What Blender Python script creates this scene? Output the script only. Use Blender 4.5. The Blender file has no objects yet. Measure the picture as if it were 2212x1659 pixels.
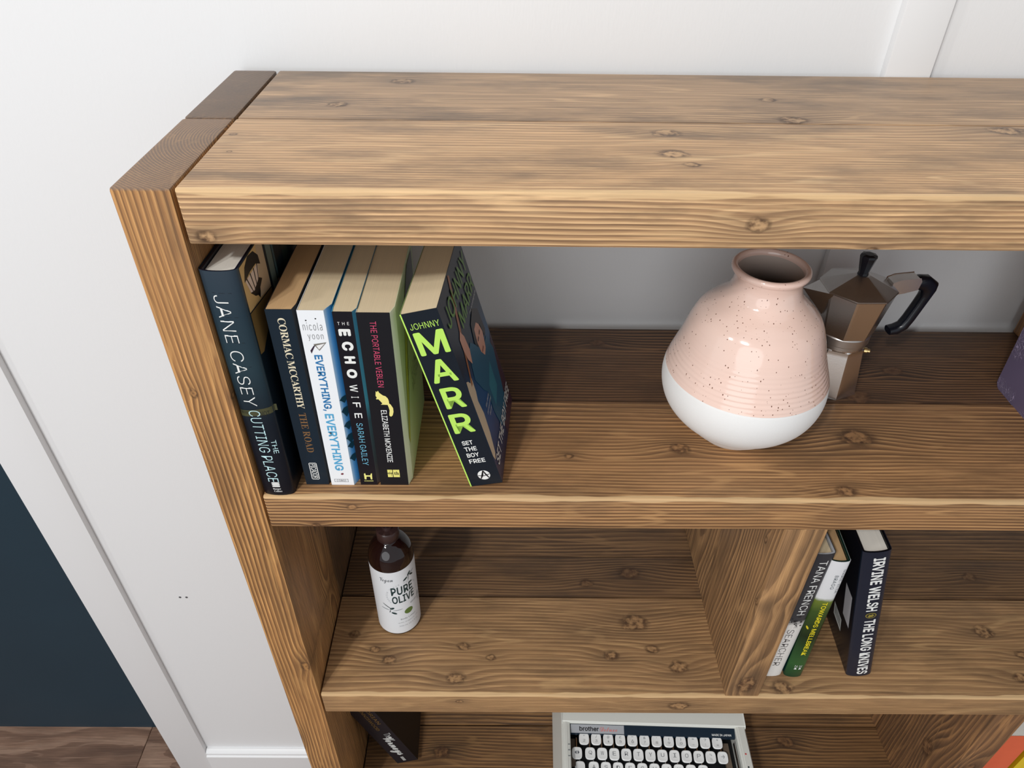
import bpy, bmesh, math, os, random
from mathutils import Vector, Matrix
random.seed(7)
PI = math.pi
sc = bpy.context.scene
COL = sc.collection
ZT = 1.59                       # height of the bookcase top above the floor

# ------------------------------------------------------------------ camera
def make_camera():
    f, pitch, yaw, roll = 1574.2, .66788, .00735, -.01229
    C = Vector((.27522, -.47489, ZT + .20652))
    fw = Vector((math.sin(yaw)*math.cos(pitch), math.cos(yaw)*math.cos(pitch), -math.sin(pitch)))
    rt = Vector((math.cos(yaw), -math.sin(yaw), 0))
    dn = fw.cross(rt)
    r2 = rt*math.cos(roll) + dn*math.sin(roll)
    d2 = -rt*math.sin(roll) + dn*math.cos(roll)
    cd = bpy.data.cameras.new('camera')
    cd.sensor_width = 36; cd.lens = f/2212*36; cd.clip_start = .01
    co = bpy.data.objects.new('camera', cd); COL.objects.link(co)
    up = -d2; bk = -fw
    co.matrix_world = Matrix(((r2.x, up.x, bk.x, C.x), (r2.y, up.y, bk.y, C.y), (r2.z, up.z, bk.z, C.z), (0, 0, 0, 1)))
    sc.camera = co
make_camera()

# ------------------------------------------------------------------ world, lights, exposure
world = bpy.data.worlds.new('world'); sc.world = world; world.use_nodes = True
bg = world.node_tree.nodes['Background']
bg.inputs['Color'].default_value = (.93, .965, 1, 1)
bg.inputs['Strength'].default_value = .52
sc.view_settings.view_transform = 'Standard'
sc.view_settings.look = 'None'
sc.view_settings.gamma = 1
sc.view_settings.use_curve_mapping = False
sc.view_settings.exposure = 0.0

def lamp(name, loc, target, size, power, color=(1, .98, .955)):
    ld = bpy.data.lights.new(name, 'AREA'); ld.shape = 'DISK'; ld.size = size; ld.energy = power; ld.color = color
    lo = bpy.data.objects.new(name, ld); COL.objects.link(lo)
    lo.location = loc
    lo.rotation_euler = (Vector(target) - Vector(loc)).to_track_quat('-Z', 'Y').to_euler()
    lo['label'] = 'round ceiling spotlight above and left of the bookcase'; lo['category'] = 'lamp'
    return lo
TG = (.35, .1, ZT - .35)
lamp('ceiling_spot', (-.80, -1.95, 3.30), TG, .16, 28)
lamp('ceiling_spot', (-.98, -1.72, 3.30), TG, .12, 13)
lamp('ceiling_spot', (-1.9, -1.2, 3.20), TG, .20, 10)

fill = lamp('fill_light', (-.75, -3.3, 1.95), (.4, .1, 1.25), 2.7, 33, (.96, .98, 1))  # added soft fill, no such source in view; brightens walls and recesses
fill['label'] = 'soft added fill light in front of the bookcase, out of view'; fill['category'] = 'fill light'

# ------------------------------------------------------------------ material helpers
def newmat(name):
    m = bpy.data.materials.new(name); m.use_nodes = True
    return m, m.node_tree.nodes, m.node_tree.links, m.node_tree.nodes['Principled BSDF']

def rgb(r, g, b):
    f = lambda c: (c/255/12.92) if c/255 <= .04045 else ((c/255+.055)/1.055)**2.4
    return (f(r), f(g), f(b), 1)

def plain(name, col, rough=.5, metal=0, bump=0, bscale=200, vary=0, coat=0, spec=.5, vscale=8, stretch=(1, 1, 1)):
    m, N, L, b = newmat(name)
    b.inputs['Roughness'].default_value = rough; b.inputs['Metallic'].default_value = metal
    b.inputs['Coat Weight'].default_value = coat; b.inputs['Specular IOR Level'].default_value = spec
    tc = N.new('ShaderNodeTexCoord'); mp = N.new('ShaderNodeMapping'); mp.inputs['Scale'].default_value = stretch
    L.new(tc.outputs['Object'], mp.inputs['Vector'])
    nz = N.new('ShaderNodeTexNoise'); nz.inputs['Scale'].default_value = vscale; nz.inputs['Detail'].default_value = 4
    L.new(mp.outputs[0], nz.inputs['Vector'])
    mx = N.new('ShaderNodeMix'); mx.data_type = 'RGBA'
    mx.inputs[6].default_value = tuple(c*(1-vary) for c in col[:3]) + (1,)
    mx.inputs[7].default_value = tuple(min(1, c*(1+vary)) for c in col[:3]) + (1,)
    L.new(nz.outputs['Fac'], mx.inputs[0]); L.new(mx.outputs[2], b.inputs['Base Color'])
    if bump:
        n2 = N.new('ShaderNodeTexNoise'); n2.inputs['Scale'].default_value = bscale; n2.inputs['Detail'].default_value = 5
        L.new(mp.outputs[0], n2.inputs['Vector'])
        bp = N.new('ShaderNodeBump'); bp.inputs['Strength'].default_value = bump; bp.inputs['Distance'].default_value = .001
        L.new(n2.outputs['Fac'], bp.inputs['Height']); L.new(bp.outputs[0], b.inputs['Normal'])
    return m

# knot group: turns the offset from a knot's heart into a warp of the growth rings, a core and a rim
def knot_group():
    g = bpy.data.node_groups.new('knot', 'ShaderNodeTree')
    for nm in ('dg', 'dc', 'r', 'S', 'wob'):
        g.interface.new_socket(nm, in_out='INPUT', socket_type='NodeSocketFloat')
    for nm in ('warp', 'core', 'rim', 'halo'):
        g.interface.new_socket(nm, in_out='OUTPUT', socket_type='NodeSocketFloat')
    N, L = g.nodes, g.links
    gi = N.new('NodeGroupInput'); go = N.new('NodeGroupOutput')
    def M(op, a, b=None, c=None):
        n = N.new('ShaderNodeMath'); n.operation = op
        for i, x in enumerate((a, b, c)):
            if x is None: continue
            if isinstance(x, (int, float)): n.inputs[i].default_value = x
            else: L.new(x, n.inputs[i])
        return n.outputs[0]
    dg, dc, r, S, wob = (gi.outputs[k] for k in ('dg', 'dc', 'r', 'S', 'wob'))
    e = M('ADD', M('POWER', M('DIVIDE', dg, M('MULTIPLY', r, 5.5)), 2), M('POWER', M('DIVIDE', dc, M('MULTIPLY', r, 2.1)), 2))
    warp = M('MULTIPLY', M('MULTIPLY', S, .62), M('EXPONENT', M('MULTIPLY', e, -1)))
    d = M('SQRT', M('ADD', M('POWER', M('DIVIDE', dg, M('MULTIPLY', r, 1.45)), 2), M('POWER', M('DIVIDE', dc, r), 2)))
    d = M('ADD', d, M('MULTIPLY', M('SUBTRACT', wob, .5), 1.5))
    core = N.new('ShaderNodeMapRange'); core.interpolation_type = 'SMOOTHSTEP'
    L.new(d, core.inputs[0])
    for i, v in ((1, 1.1), (2, .8), (3, 0.), (4, 1.)): core.inputs[i].default_value = v
    rim = N.new('ShaderNodeMapRange'); rim.interpolation_type = 'SMOOTHSTEP'
    L.new(M('ABSOLUTE', M('SUBTRACT', d, 1.0)), rim.inputs[0])
    for i, v in ((1, .5), (2, .0), (3, 0.), (4, 1.)): rim.inputs[i].default_value = v
    eg = M('ADD', M('POWER', M('DIVIDE', dg, M('MULTIPLY', r, 6)), 2), M('POWER', M('DIVIDE', dc, M('MULTIPLY', r, 3)), 2))
    ctr = N.new('ShaderNodeMapRange'); ctr.interpolation_type = 'SMOOTHSTEP'; L.new(d, ctr.inputs[0])
    for i, v in ((1, .42), (2, .0), (3, 0.), (4, .8)): ctr.inputs[i].default_value = v
    rimo = M('MAXIMUM', rim.outputs[0], ctr.outputs[0])
    L.new(warp, go.inputs['warp']); L.new(core.outputs[0], go.inputs['core']); L.new(rimo, go.inputs['rim'])
    L.new(M('EXPONENT', M('MULTIPLY', eg, -1)), go.inputs['halo'])
    return g
KG = knot_group()

def wood(name, grain='x', pith=(.3, -.2), spacing=.0042, knots=(), seed=0., light=(205, 160, 108), mid=(165, 120, 76), dark=(104, 74, 50),
         contrast=1., blotch=.55, rough=.5, stretch=1., wav=.9, edge=None, cap=None, calm=0.):
    """stained softwood: growth rings around a pith line, fibres, blotchy stain; knots = (axis it pierces, p, q, r, S[, tone])"""
    m, N, L, b = newmat(name)
    ax = {'x': 0, 'y': 1, 'z': 2}
    def M(op, a, b_=None, c=None, clamp=False):
        n = N.new('ShaderNodeMath'); n.operation = op; n.use_clamp = clamp
        for i, x in enumerate((a, b_, c)):
            if x is None: continue
            if isinstance(x, (int, float)): n.inputs[i].default_value = x
            else: L.new(x, n.inputs[i])
        return n.outputs[0]
    tc = N.new('ShaderNodeTexCoord'); sp = N.new('ShaderNodeSeparateXYZ'); L.new(tc.outputs['Object'], sp.inputs[0])
    c3 = [sp.outputs[i] for i in range(3)]
    gi = ax[grain]; oth = [i for i in range(3) if i != gi]
    G, A, B = c3[gi], c3[oth[0]], c3[oth[1]]
    def noise(su, sa, det=3, off=0., rg=.5):
        cb = N.new('ShaderNodeCombineXYZ')
        L.new(M('MULTIPLY_ADD', G, su, seed*3.7+off), cb.inputs[0]); L.new(M('MULTIPLY', A, sa), cb.inputs[1]); L.new(M('MULTIPLY', B, sa), cb.inputs[2])
        nz = N.new('ShaderNodeTexNoise'); nz.inputs['Scale'].default_value = 1; nz.inputs['Detail'].default_value = det
        nz.inputs['Roughness'].default_value = rg
        L.new(cb.outputs[0], nz.inputs['Vector']); return nz.outputs['Fac']
    n1 = noise(3.2*stretch, 9, 2, 1.3); n2 = noise(14*stretch, 60, 2, 5.1)
    R = M('SQRT', M('ADD', M('POWER', M('SUBTRACT', A, pith[0]), 2), M('POWER', M('SUBTRACT', B, pith[1]), 2)))
    F = M('DIVIDE', R, spacing)
    F = M('ADD', F, M('MULTIPLY', n1, wav*3)); F = M('ADD', F, M('MULTIPLY', n2, .38))
    core = rim = halo = None
    wob = noise(110, 150, 3, 9.) if knots else None
    cores = []
    for k in knots:
        kax, p, q, r, S = k[:5]
        rem = [i for i in range(3) if i != ax[kax]]          # the two axes p and q run along
        vals = {rem[0]: p, rem[1]: q}
        gn = N.new('ShaderNodeGroup'); gn.node_tree = KG
        offs = {i: M('SUBTRACT', c3[i], vals[i]) for i in rem}
        if gi in rem:
            dg = offs[gi]; dc = offs[[i for i in rem if i != gi][0]]
        else: dg, dc = offs[rem[0]], offs[rem[1]]
        L.new(dg, gn.inputs['dg']); L.new(dc, gn.inputs['dc']); gn.inputs['r'].default_value = r; gn.inputs['S'].default_value = S
        L.new(wob, gn.inputs['wob'])
        F = M('ADD', F, gn.outputs['warp'])
        mx = lambda a, b2: b2 if a is None else M('MAXIMUM', a, b2)
        core = mx(core, gn.outputs['core']); rim = mx(rim, gn.outputs['rim']); halo = mx(halo, gn.outputs['halo'])
    fr = M('FRACT', F)
    rp = N.new('ShaderNodeValToRGB'); L.new(fr, rp.inputs[0])
    els = rp.color_ramp.elements
    els[0].position = 0; els[0].color = rgb(*[int(.5*(a+b2)) for a, b2 in zip(light, mid)]); els[1].position = 1; els[1].color = rgb(*[int(.4*a+.6*b2) for a, b2 in zip(mid, dark)])
    for pos, c in ((.16, light), (.42, mid), (.80, dark), (.93, dark)):
        e = els.new(pos); e.color = rgb(*c)
    # rings fade in and out
    fade = N.new('ShaderNodeMapRange'); L.new(noise(4, 16, 2, 21.), fade.inputs[0])
    for i, v in ((1, .35), (2, .65), (3, .45*contrast), (4, 1.*contrast)): fade.inputs[i].default_value = v
    mA = N.new('ShaderNodeMix'); mA.data_type = 'RGBA'; mA.inputs[6].default_value = rgb(*mid); L.new(rp.outputs[0], mA.inputs[7]); 
    fo = fade.outputs[0]
    if calm and edge is not None:      # sanded top face: weaker relief between the rings
        cm_ = N.new('ShaderNodeMapRange'); L.new(c3[2], cm_.inputs[0])
        for i, v in ((1, edge-.003), (2, edge-.0008), (3, 1.), (4, 1-calm)): cm_.inputs[i].default_value = v
        fo = M('MULTIPLY', fo, cm_.outputs[0])
    L.new(fo, mA.inputs[0])
    # pale contour streaks where a growth layer surfaces
    n3 = M('ADD', noise(2.6*stretch, 22, 2, 41.), M('MULTIPLY', (F if knots else n2), .012))
    f3 = M('FRACT', M('MULTIPLY', n3, 7.5))
    sm = N.new('ShaderNodeMapRange'); sm.interpolation_type = 'SMOOTHSTEP'; L.new(M('ABSOLUTE', M('SUBTRACT', f3, .5)), sm.inputs[0])
    for i, v in ((1, .13), (2, .03), (3, 0.), (4, .62)): sm.inputs[i].default_value = v
    mS = N.new('ShaderNodeMix'); mS.data_type = 'RGBA'; L.new(M('MULTIPLY', sm.outputs[0], M('MULTIPLY_ADD', noise(5, 30, 2, 55.), 3.2, -1.25, clamp=True)), mS.inputs[0]); L.new(mA.outputs[2], mS.inputs[6]); mS.inputs[7].default_value = rgb(*light)
    # fibres
    fb = N.new('ShaderNodeMapRange'); L.new(noise(16, 1500, 3, 2., .6), fb.inputs[0])
    for i, v in ((1, .3), (2, .7), (3, .72), (4, 1.26)): fb.inputs[i].default_value = v
    fb2 = N.new('ShaderNodeMapRange'); L.new(noise(7, 420, 3, 6., .65), fb2.inputs[0])
    for i, v in ((1, .3), (2, .7), (3, .76), (4, 1.22)): fb2.inputs[i].default_value = v
    fine = M('MULTIPLY', fb.outputs[0], fb2.outputs[0])
    vm = N.new('ShaderNodeVectorMath'); vm.operation = 'SCALE'; L.new(mS.outputs[2], vm.inputs[0]); L.new(fine, vm.inputs[3])
    # blotchy stain
    bl = N.new('ShaderNodeMapRange'); L.new(noise(7, 26, 5, 33., .62), bl.inputs[0])
    for i, v in ((1, .47), (2, .70), (3, 0.), (4, blotch)): bl.inputs[i].default_value = v
    blf = bl.outputs[0]
    if halo is not None: blf = M('MAXIMUM', blf, M('MULTIPLY', halo, M('MULTIPLY_ADD', n2, 1.5, -.35, clamp=True)))
    mB = N.new('ShaderNodeMix'); mB.data_type = 'RGBA'; L.new(blf, mB.inputs[0]); L.new(vm.outputs[0], mB.inputs[6])
    mB.inputs[7].default_value = rgb(*[int(c*.82) for c in (dark[0]-4, dark[1]+2, dark[2]+6)])
    out = mB.outputs[2]
    if core is not None:
        kc = N.new('ShaderNodeMix'); kc.data_type = 'RGBA'; L.new(M('MULTIPLY', core, .8), kc.inputs[0]); L.new(out, kc.inputs[6])
        kr = N.new('ShaderNodeValToRGB'); L.new(M('MULTIPLY', noise(160, 160, 4, 4.), 1.), kr.inputs[0])
        kr.color_ramp.elements[0].position = .36; kr.color_ramp.elements[0].color = rgb(84, 56, 38)
        kr.color_ramp.elements[1].position = .56; kr.color_ramp.elements[1].color = rgb(*[int(.2*a+.8*b2) for a, b2 in zip(light, mid)])
        L.new(kr.outputs[0], kc.inputs[7])
        kd = N.new('ShaderNodeMix'); kd.data_type = 'RGBA'; L.new(M('MULTIPLY', M('MULTIPLY', rim, M('MULTIPLY_ADD', wob, 2.4, -.55, clamp=True)), .8), kd.inputs[0]); L.new(kc.outputs[2], kd.inputs[6])
        kd.inputs[7].default_value = rgb(60, 40, 27); out = kd.outputs[2]
    if edge is not None:      # worn, paler front edge of a board: z of its top face
        dd = M('ADD', M('ABSOLUTE', c3[1]), M('ABSOLUTE', M('SUBTRACT', c3[2], edge)))
        em = N.new('ShaderNodeMapRange'); em.interpolation_type = 'SMOOTHSTEP'
        L.new(M('ADD', dd, M('MULTIPLY', M('SUBTRACT', n2, .5), .010)), em.inputs[0])
        for i, v in ((1, .0044), (2, .0026), (3, 0.), (4, .62)): em.inputs[i].default_value = v
        me_ = N.new('ShaderNodeMix'); me_.data_type = 'RGBA'; L.new(em.outputs[0], me_.inputs[0]); L.new(out, me_.inputs[6]); me_.inputs[7].default_value = rgb(236, 200, 150); out = me_.outputs[2]
    if cap is not None:       # end grain takes more stain
        em = N.new('ShaderNodeMapRange'); L.new(c3[2], em.inputs[0])
        for i, v in ((1, cap-.0022), (2, cap-.0006), (3, 0.), (4, .62)): em.inputs[i].default_value = v
        me_ = N.new('ShaderNodeMix'); me_.data_type = 'RGBA'; L.new(em.outputs[0], me_.inputs[0]); L.new(out, me_.inputs[6]); me_.inputs[7].default_value = rgb(120, 106, 96); out = me_.outputs[2]
    L.new(out, b.inputs['Base Color'])
    b.inputs['Roughness'].default_value = rough; b.inputs['Specular IOR Level'].default_value = .4
    bp = N.new('ShaderNodeBump'); bp.inputs['Strength'].default_value = .35; bp.inputs['Distance'].default_value = .0006
    L.new(M('ADD', M('MULTIPLY', fine, .8), M('MULTIPLY', fr, -.6)), bp.inputs['Height']); L.new(bp.outputs[0], b.inputs['Normal'])
    return m

# ------------------------------------------------------------------ mesh helpers
def link(name, bm, mats, parent=None, sharp=25, smooth=True):
    bmesh.ops.recalc_face_normals(bm, faces=bm.faces)
    me = bpy.data.meshes.new(name)
    for e in bm.edges:
        if len(e.link_faces) == 2 and e.calc_face_angle(0) > math.radians(sharp): e.smooth = False
    for f in bm.faces: f.smooth = smooth
    bm.to_mesh(me); bm.free()
    for m in (mats if isinstance(mats, (list, tuple)) else [mats]): me.materials.append(m)
    o = bpy.data.objects.new(name, me); COL.objects.link(o)
    if parent is not None: o.parent = parent
    return o

def thing(name, label, cat, loc=(0, 0, 0), rot=(0, 0, 0), group=None):
    o = bpy.data.objects.new(name, None); COL.objects.link(o); o.empty_display_size = .05
    o.location = loc; o.rotation_euler = rot; o['label'] = label; o['category'] = cat
    if group: o['group'] = group
    return o

def structure(o, label=None):
    o['kind'] = 'structure'
    if label: o['label'] = label; 
    return o

def box_bm(x0, x1, y0, y1, z0, z1, bev=0, seg=2):
    bm = bmesh.new(); bmesh.ops.create_cube(bm, size=1)
    for v in bm.verts:
        v.co = Vector((x0 if v.co.x < 0 else x1, y0 if v.co.y < 0 else y1, z0 if v.co.z < 0 else z1))
    if bev: bmesh.ops.bevel(bm, geom=bm.edges[:], offset=bev, segments=seg, profile=.6, affect='EDGES')
    return bm

def prism_bm(pts, z0, z1, plane='xy', bev=0, seg=2):
    """closed polygon extruded; plane 'xy' extrudes in z, 'xz' in y, 'yz' in x"""
    bm = bmesh.new()
    def P(a, b, c): return {'xy': (a, b, c), 'xz': (a, c, b), 'yz': (c, a, b)}[plane]
    lo = [bm.verts.new(P(a, b, z0)) for a, b in pts]; hi = [bm.verts.new(P(a, b, z1)) for a, b in pts]
    n = len(pts)
    for i in range(n): bm.faces.new((lo[i], lo[(i+1) % n], hi[(i+1) % n], hi[i]))
    bm.faces.new(lo); bm.faces.new(hi[::-1])
    bmesh.ops.triangulate(bm, faces=[f for f in bm.faces if len(f.verts) > 4])
    if bev:
        bmesh.ops.dissolve_limit(bm, angle_limit=.001, verts=bm.verts[:], edges=bm.edges[:])
        bmesh.ops.bevel(bm, geom=bm.edges[:], offset=bev, segments=seg, affect='EDGES')
    return bm

def lathe_bm(prof, n=72, close=False, rfun=None):
    bm = bmesh.new(); rows = []
    for r, z in prof:
        if r < 1e-6: rows.append([bm.verts.new((0, 0, z))]); continue
        row = []
        for i in range(n):
            a = 2*PI*i/n; rr = rfun(r, z, a) if rfun else r
            row.append(bm.verts.new((rr*math.cos(a), rr*math.sin(a), z)))
        rows.append(row)
    for a, b in zip(rows, rows[1:]):
        for i in range(n):
            j = (i+1) % n
            if len(a) == 1: bm.faces.new((a[0], b[j], b[i]))
            elif len(b) == 1: bm.faces.new((a[i], a[j], b[0]))
            else: bm.faces.new((a[i], a[j], b[j], b[i]))
    return bm

def smooth_prof(pts, n=60):
    """Catmull-Rom through (r, z) points"""
    out = []
    P = [pts[0]] + list(pts) + [pts[-1]]
    m = len(pts)-1
    for k in range(m):
        p0, p1, p2, p3 = P[k:k+4]
        s = max(2, n//m)
        for i in range(s):
            t = i/s
            out.append(tuple(.5*((2*p1[d]) + (-p0[d]+p2[d])*t + (2*p0[d]-5*p1[d]+4*p2[d]-p3[d])*t*t + (-p0[d]+3*p1[d]-3*p2[d]+p3[d])*t**3) for d in (0, 1)))
    out.append(tuple(pts[-1])); return out

def offset_poly(pts, t):
    """offset an open polyline to its left by t"""
    out = []
    for i, p in enumerate(pts):
        ds = []
        if i > 0: d = Vector(p)-Vector(pts[i-1]); ds.append(d.normalized())
        if i < len(pts)-1: d = Vector(pts[i+1])-Vector(p); ds.append(d.normalized())
        ns = [Vector((-d.y, d.x)) for d in ds]
        n = sum(ns, Vector((0, 0))).normalized(); k = n.dot(ns[0])
        out.append(tuple(Vector(p) + n*t/max(k, .4)))
    return out

# ------------------------------------------------------------------ lettering
FD = os.path.join(bpy.utils.system_resource('DATAFILES') or '', 'fonts')
def font(n):
    try: return bpy.data.fonts.load(os.path.join(FD, n))
    except Exception: return None
F_SANS = font('Inter.woff2'); F_MATH = font('NotoSansMath-Regular.woff2')
def serif(s):
    if not F_MATH: return s
    return ''.join(chr(0x1D400+ord(c)-65) if 'A' <= c <= 'Z' else chr(0x1D41A+ord(c)-97) if 'a' <= c <= 'z' else c for c in s)
def script(s):
    if not F_MATH: return s
    return ''.join(chr(0x1D4D0+ord(c)-65) if 'A' <= c <= 'Z' else chr(0x1D4EA+ord(c)-97) if 'a' <= c <= 'z' else c for c in s)

def text_mesh(s, f=None, weight=0., space=1., res=3):
    c = bpy.data.curves.new('t', 'FONT'); c.body = s
    if f: c.font = f
    c.offset = min(weight, 0) if f is not F_MATH else 0; c.space_character = space; c.resolution_u = res; c.align_x = 'CENTER'; c.space_line = .9
    o = bpy.data.objects.new('t', c); COL.objects.link(o)
    me = bpy.data.meshes.new_from_object(o.evaluated_get(bpy.context.evaluated_depsgraph_get()))
    vs = [(v.co.x, v.co.y) for v in me.vertices]; fs = [tuple(p.vertices) for p in me.polygons]
    bpy.data.objects.remove(o); bpy.data.curves.remove(c); bpy.data.meshes.remove(me)
    if weight > 0:
        base, bf, n0 = list(vs), list(fs), len(vs)
        for k in range(8):
            a = k*PI/4; vs += [(x+weight*math.cos(a), y_+weight*math.sin(a)) for x, y_ in base]; fs += [tuple(i+n0*(k+1) for i in q) for q in bf]
    x0 = min(v[0] for v in vs); x1 = max(v[0] for v in vs); y0 = min(v[1] for v in vs); y1 = max(v[1] for v in vs)
    return [((x-x0)/(x1-x0+1e-9), (y-y0)/(y1-y0+1e-9)) for x, y in vs], fs

def flat_mesh(name, verts, faces, mat, parent, thick=.00006, normal=(0, -1, 0)):
    me = bpy.data.meshes.new(name); me.from_pydata(verts, [], faces); me.materials.append(mat)
    o = bpy.data.objects.new(name, me); COL.objects.link(o); o.parent = parent
    return o

def lettering(name, s, mapf, rect, mode, mat, parent, f=F_SANS, weight=0., space=1.):
    """rect=(x0,x1,z0,z1) on the surface; mode 'h' upright, 'd' reads downwards; mapf((x,z)) -> local 3D point"""
    uv, fs = text_mesh(s, f, weight, space)
    x0, x1, z0, z1 = rect; vs = []
    per = len(uv)//9 if weight > 0 else len(uv)
    for i, (a, b) in enumerate(uv):
        if mode == 'h': p = (x0+a*(x1-x0), z0+b*(z1-z0))
        else: p = (x0+b*(x1-x0), z1-a*(z1-z0))
        q = Vector(mapf(p))
        if i >= per:              # thicker strokes are layers of ink a few microns apart
            n = (Vector(mapf((p[0]+1e-4, p[1])))-q).cross(Vector(mapf((p[0], p[1]+1e-4)))-q).normalized()
            q += n*6e-6*(i//per)
        vs.append(tuple(q))
    return flat_mesh(name, vs, fs, mat, parent)

def shape(name, pts, mapf, mat, parent):
    """flat printed shape from a polygon of surface points"""
    bm = bmesh.new(); vs = [bm.verts.new((p[0], p[1], 0)) for p in pts]; bm.faces.new(vs)
    bmesh.ops.triangulate(bm, faces=bm.faces[:], ngon_method='EAR_CLIP')
    bmesh.ops.subdivide_edges(bm, edges=bm.edges[:], cuts=3, use_grid_fill=True)     # so the print follows curved spines and labels
    bm.verts.index_update()
    verts = [mapf((v.co.x, v.co.y)) for v in bm.verts]; faces = [[v.index for v in f_.verts] for f_ in bm.faces]; bm.free()
    return flat_mesh(name, verts, faces, mat, parent)

def ellipse(cx, cz, rx, rz, n=24, a0=0., rot=0.):
    out = []
    for i in range(n):
        a = 2*PI*i/n + a0; x, z = rx*math.cos(a), rz*math.sin(a)
        out.append((cx + x*math.cos(rot)-z*math.sin(rot), cz + x*math.sin(rot)+z*math.cos(rot)))
    return out

# ------------------------------------------------------------------ setting
WALLY = .302
def wall_material(name, col):
    m, N, L, b = newmat(name)
    tc = N.new('ShaderNodeTexCoord'); mp = N.new('ShaderNodeMapping'); mp.inputs['Scale'].default_value = (1, 1, .22)
    L.new(tc.outputs['Object'], mp.inputs['Vector'])
    nz = N.new('ShaderNodeTexNoise'); nz.inputs['Scale'].default_value = 420; nz.inputs['Detail'].default_value = 3; L.new(mp.outputs[0], nz.inputs['Vector'])
    n2 = N.new('ShaderNodeTexNoise'); n2.inputs['Scale'].default_value = 60; n2.inputs['Detail'].default_value = 3; L.new(mp.outputs[0], n2.inputs['Vector'])
    ad = N.new('ShaderNodeMath'); ad.operation = 'ADD'; L.new(nz.outputs['Fac'], ad.inputs[0]); L.new(n2.outputs['Fac'], ad.inputs[1])
    bp = N.new('ShaderNodeBump'); bp.inputs['Strength'].default_value = .11; bp.inputs['Distance'].default_value = .0012
    L.new(ad.outputs[0], bp.inputs['Height']); L.new(bp.outputs[0], b.inputs['Normal'])
    b.inputs['Base Color'].default_value = col; b.inputs['Roughness'].default_value = .42
    return m
M_WALL = wall_material('white_wall_paint', (.83, .84, .85, 1))
M_TRIM = plain('white_trim_paint', (.84, .85, .86, 1), .38, bump=.05, bscale=60)
M_BLUE = plain('dark_blue_paint', rgb(26, 52, 66), .45, vary=.12, vscale=5, bump=.05, bscale=150)
M_HOLE = plain('dark_hole', rgb(90, 90, 92), .8)

o = structure(link('wall_back', box_bm(-.465, 3.2, WALLY, WALLY+.11, 0, 2.9), M_WALL), 'white painted wall with vertical battens behind the bookcase')
for hx in (-.3005, -.289):
    bm = lathe_bm([(0, 0), (.0022, 0), (.0022, .0008), (0, .0008)], 12)
    bmesh.ops.rotate(bm, verts=bm.verts, matrix=Matrix.Rotation(PI/2, 3, 'X')); bmesh.ops.translate(bm, verts=bm.verts, vec=(hx, WALLY+.0003, ZT-.8915))
    link('nail_hole', bm, M_HOLE, o)
def batten(name, x0, x1, label, z0=.0):
    return structure(link(name, box_bm(x0, x1, WALLY-.011, WALLY, z0, 2.9, .0012), M_TRIM), label)
batten('trim_1', -.468, -.392, 'white vertical batten at the left end of the wall')
batten('trim_2', .651, .697, 'white vertical batten behind the pink vase')
prof = [(WALLY, 0), (WALLY-.016, 0), (WALLY-.016, .128), (WALLY-.0125, .1305), (WALLY-.0125, .137), (WALLY-.009, .141), (WALLY-.004, .1435), (WALLY, .1435)]
structure(link('baseboard_back', prism_bm(prof, -.391, 3.2, 'yz'), M_TRIM), 'white moulded skirting board along the foot of the wall')
structure(link('wall_left', box_bm(-3.2, -.30, WALLY+.115, WALLY+.2, 0, 2.9), M_BLUE), 'dark blue wall set back behind the end of the white wall')
M_FLOORBASE = plain('floor_underlay', rgb(70, 50, 40), .8)
fl = structure(link('floor', box_bm(-3.2, 3.2, -3.4, WALLY+.2, -.03, -.0125), M_FLOORBASE), 'brown wood plank floor')
M_FL = [wood('floor_wood_%d' % i, 'x', (.2+.1*i, -.3), .012, (('z', -.72+.5*i, .30-.19*i, .012, 3),), 3.+i, (168, 138, 118), (146, 115, 96), (112, 86, 72), blotch=.4, rough=.4) for i in range(3)]
pw = .19; y = WALLY+.2; row = 0
while y > -3.3:
    xs = [-3.2 + (.45 if row % 2 else 0), -1.9 + .37*(row % 3), -.2 + .31*(row % 4)-.4, 1.3 + .23*(row % 3), 3.2]
    xs = [-3.2] + [q for q in xs if q > -3.1]
    for a, b in zip(xs, xs[1:]):
        link('plank', box_bm(a+.0006, b-.0006, y-pw+.0006, y-.0006, -.0124, 0, .0012, 1), M_FL[(row+int(a*3)) % 3], fl)
    y -= pw; row += 1

# ------------------------------------------------------------------ bookcase
T = .0423; J = .146; D = .2895; XE = 1.80
bc = thing('bookcase', 'stained rustic wooden bookcase of thick planks standing against the white wall', 'bookcase', (0, 0, 0))
S1, S2, S3, S4 = ZT-.306, ZT-.665, ZT-1.031, ZT-1.40
H = lambda z: ZT+z
top_pal = dict(light=(228, 190, 142), mid=(194, 154, 112), dark=(138, 106, 78), edge=ZT)
gap = .0012
def plank(name, mat, x0, x1, y0, y1, z0, z1, bev=.0018):
    return link(name, box_bm(x0, x1, y0, y1, z0, z1, bev, 2), mat, bc, sharp=40)
def kz(L): return [('z',)+k for k in L]
def ky(L, dz=ZT): return [('y', k[0], k[1]+dz)+k[2:] for k in L]
def kx(L, dz=ZT): return [('x', k[0], k[1]+dz)+k[2:] for k in L]
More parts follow.
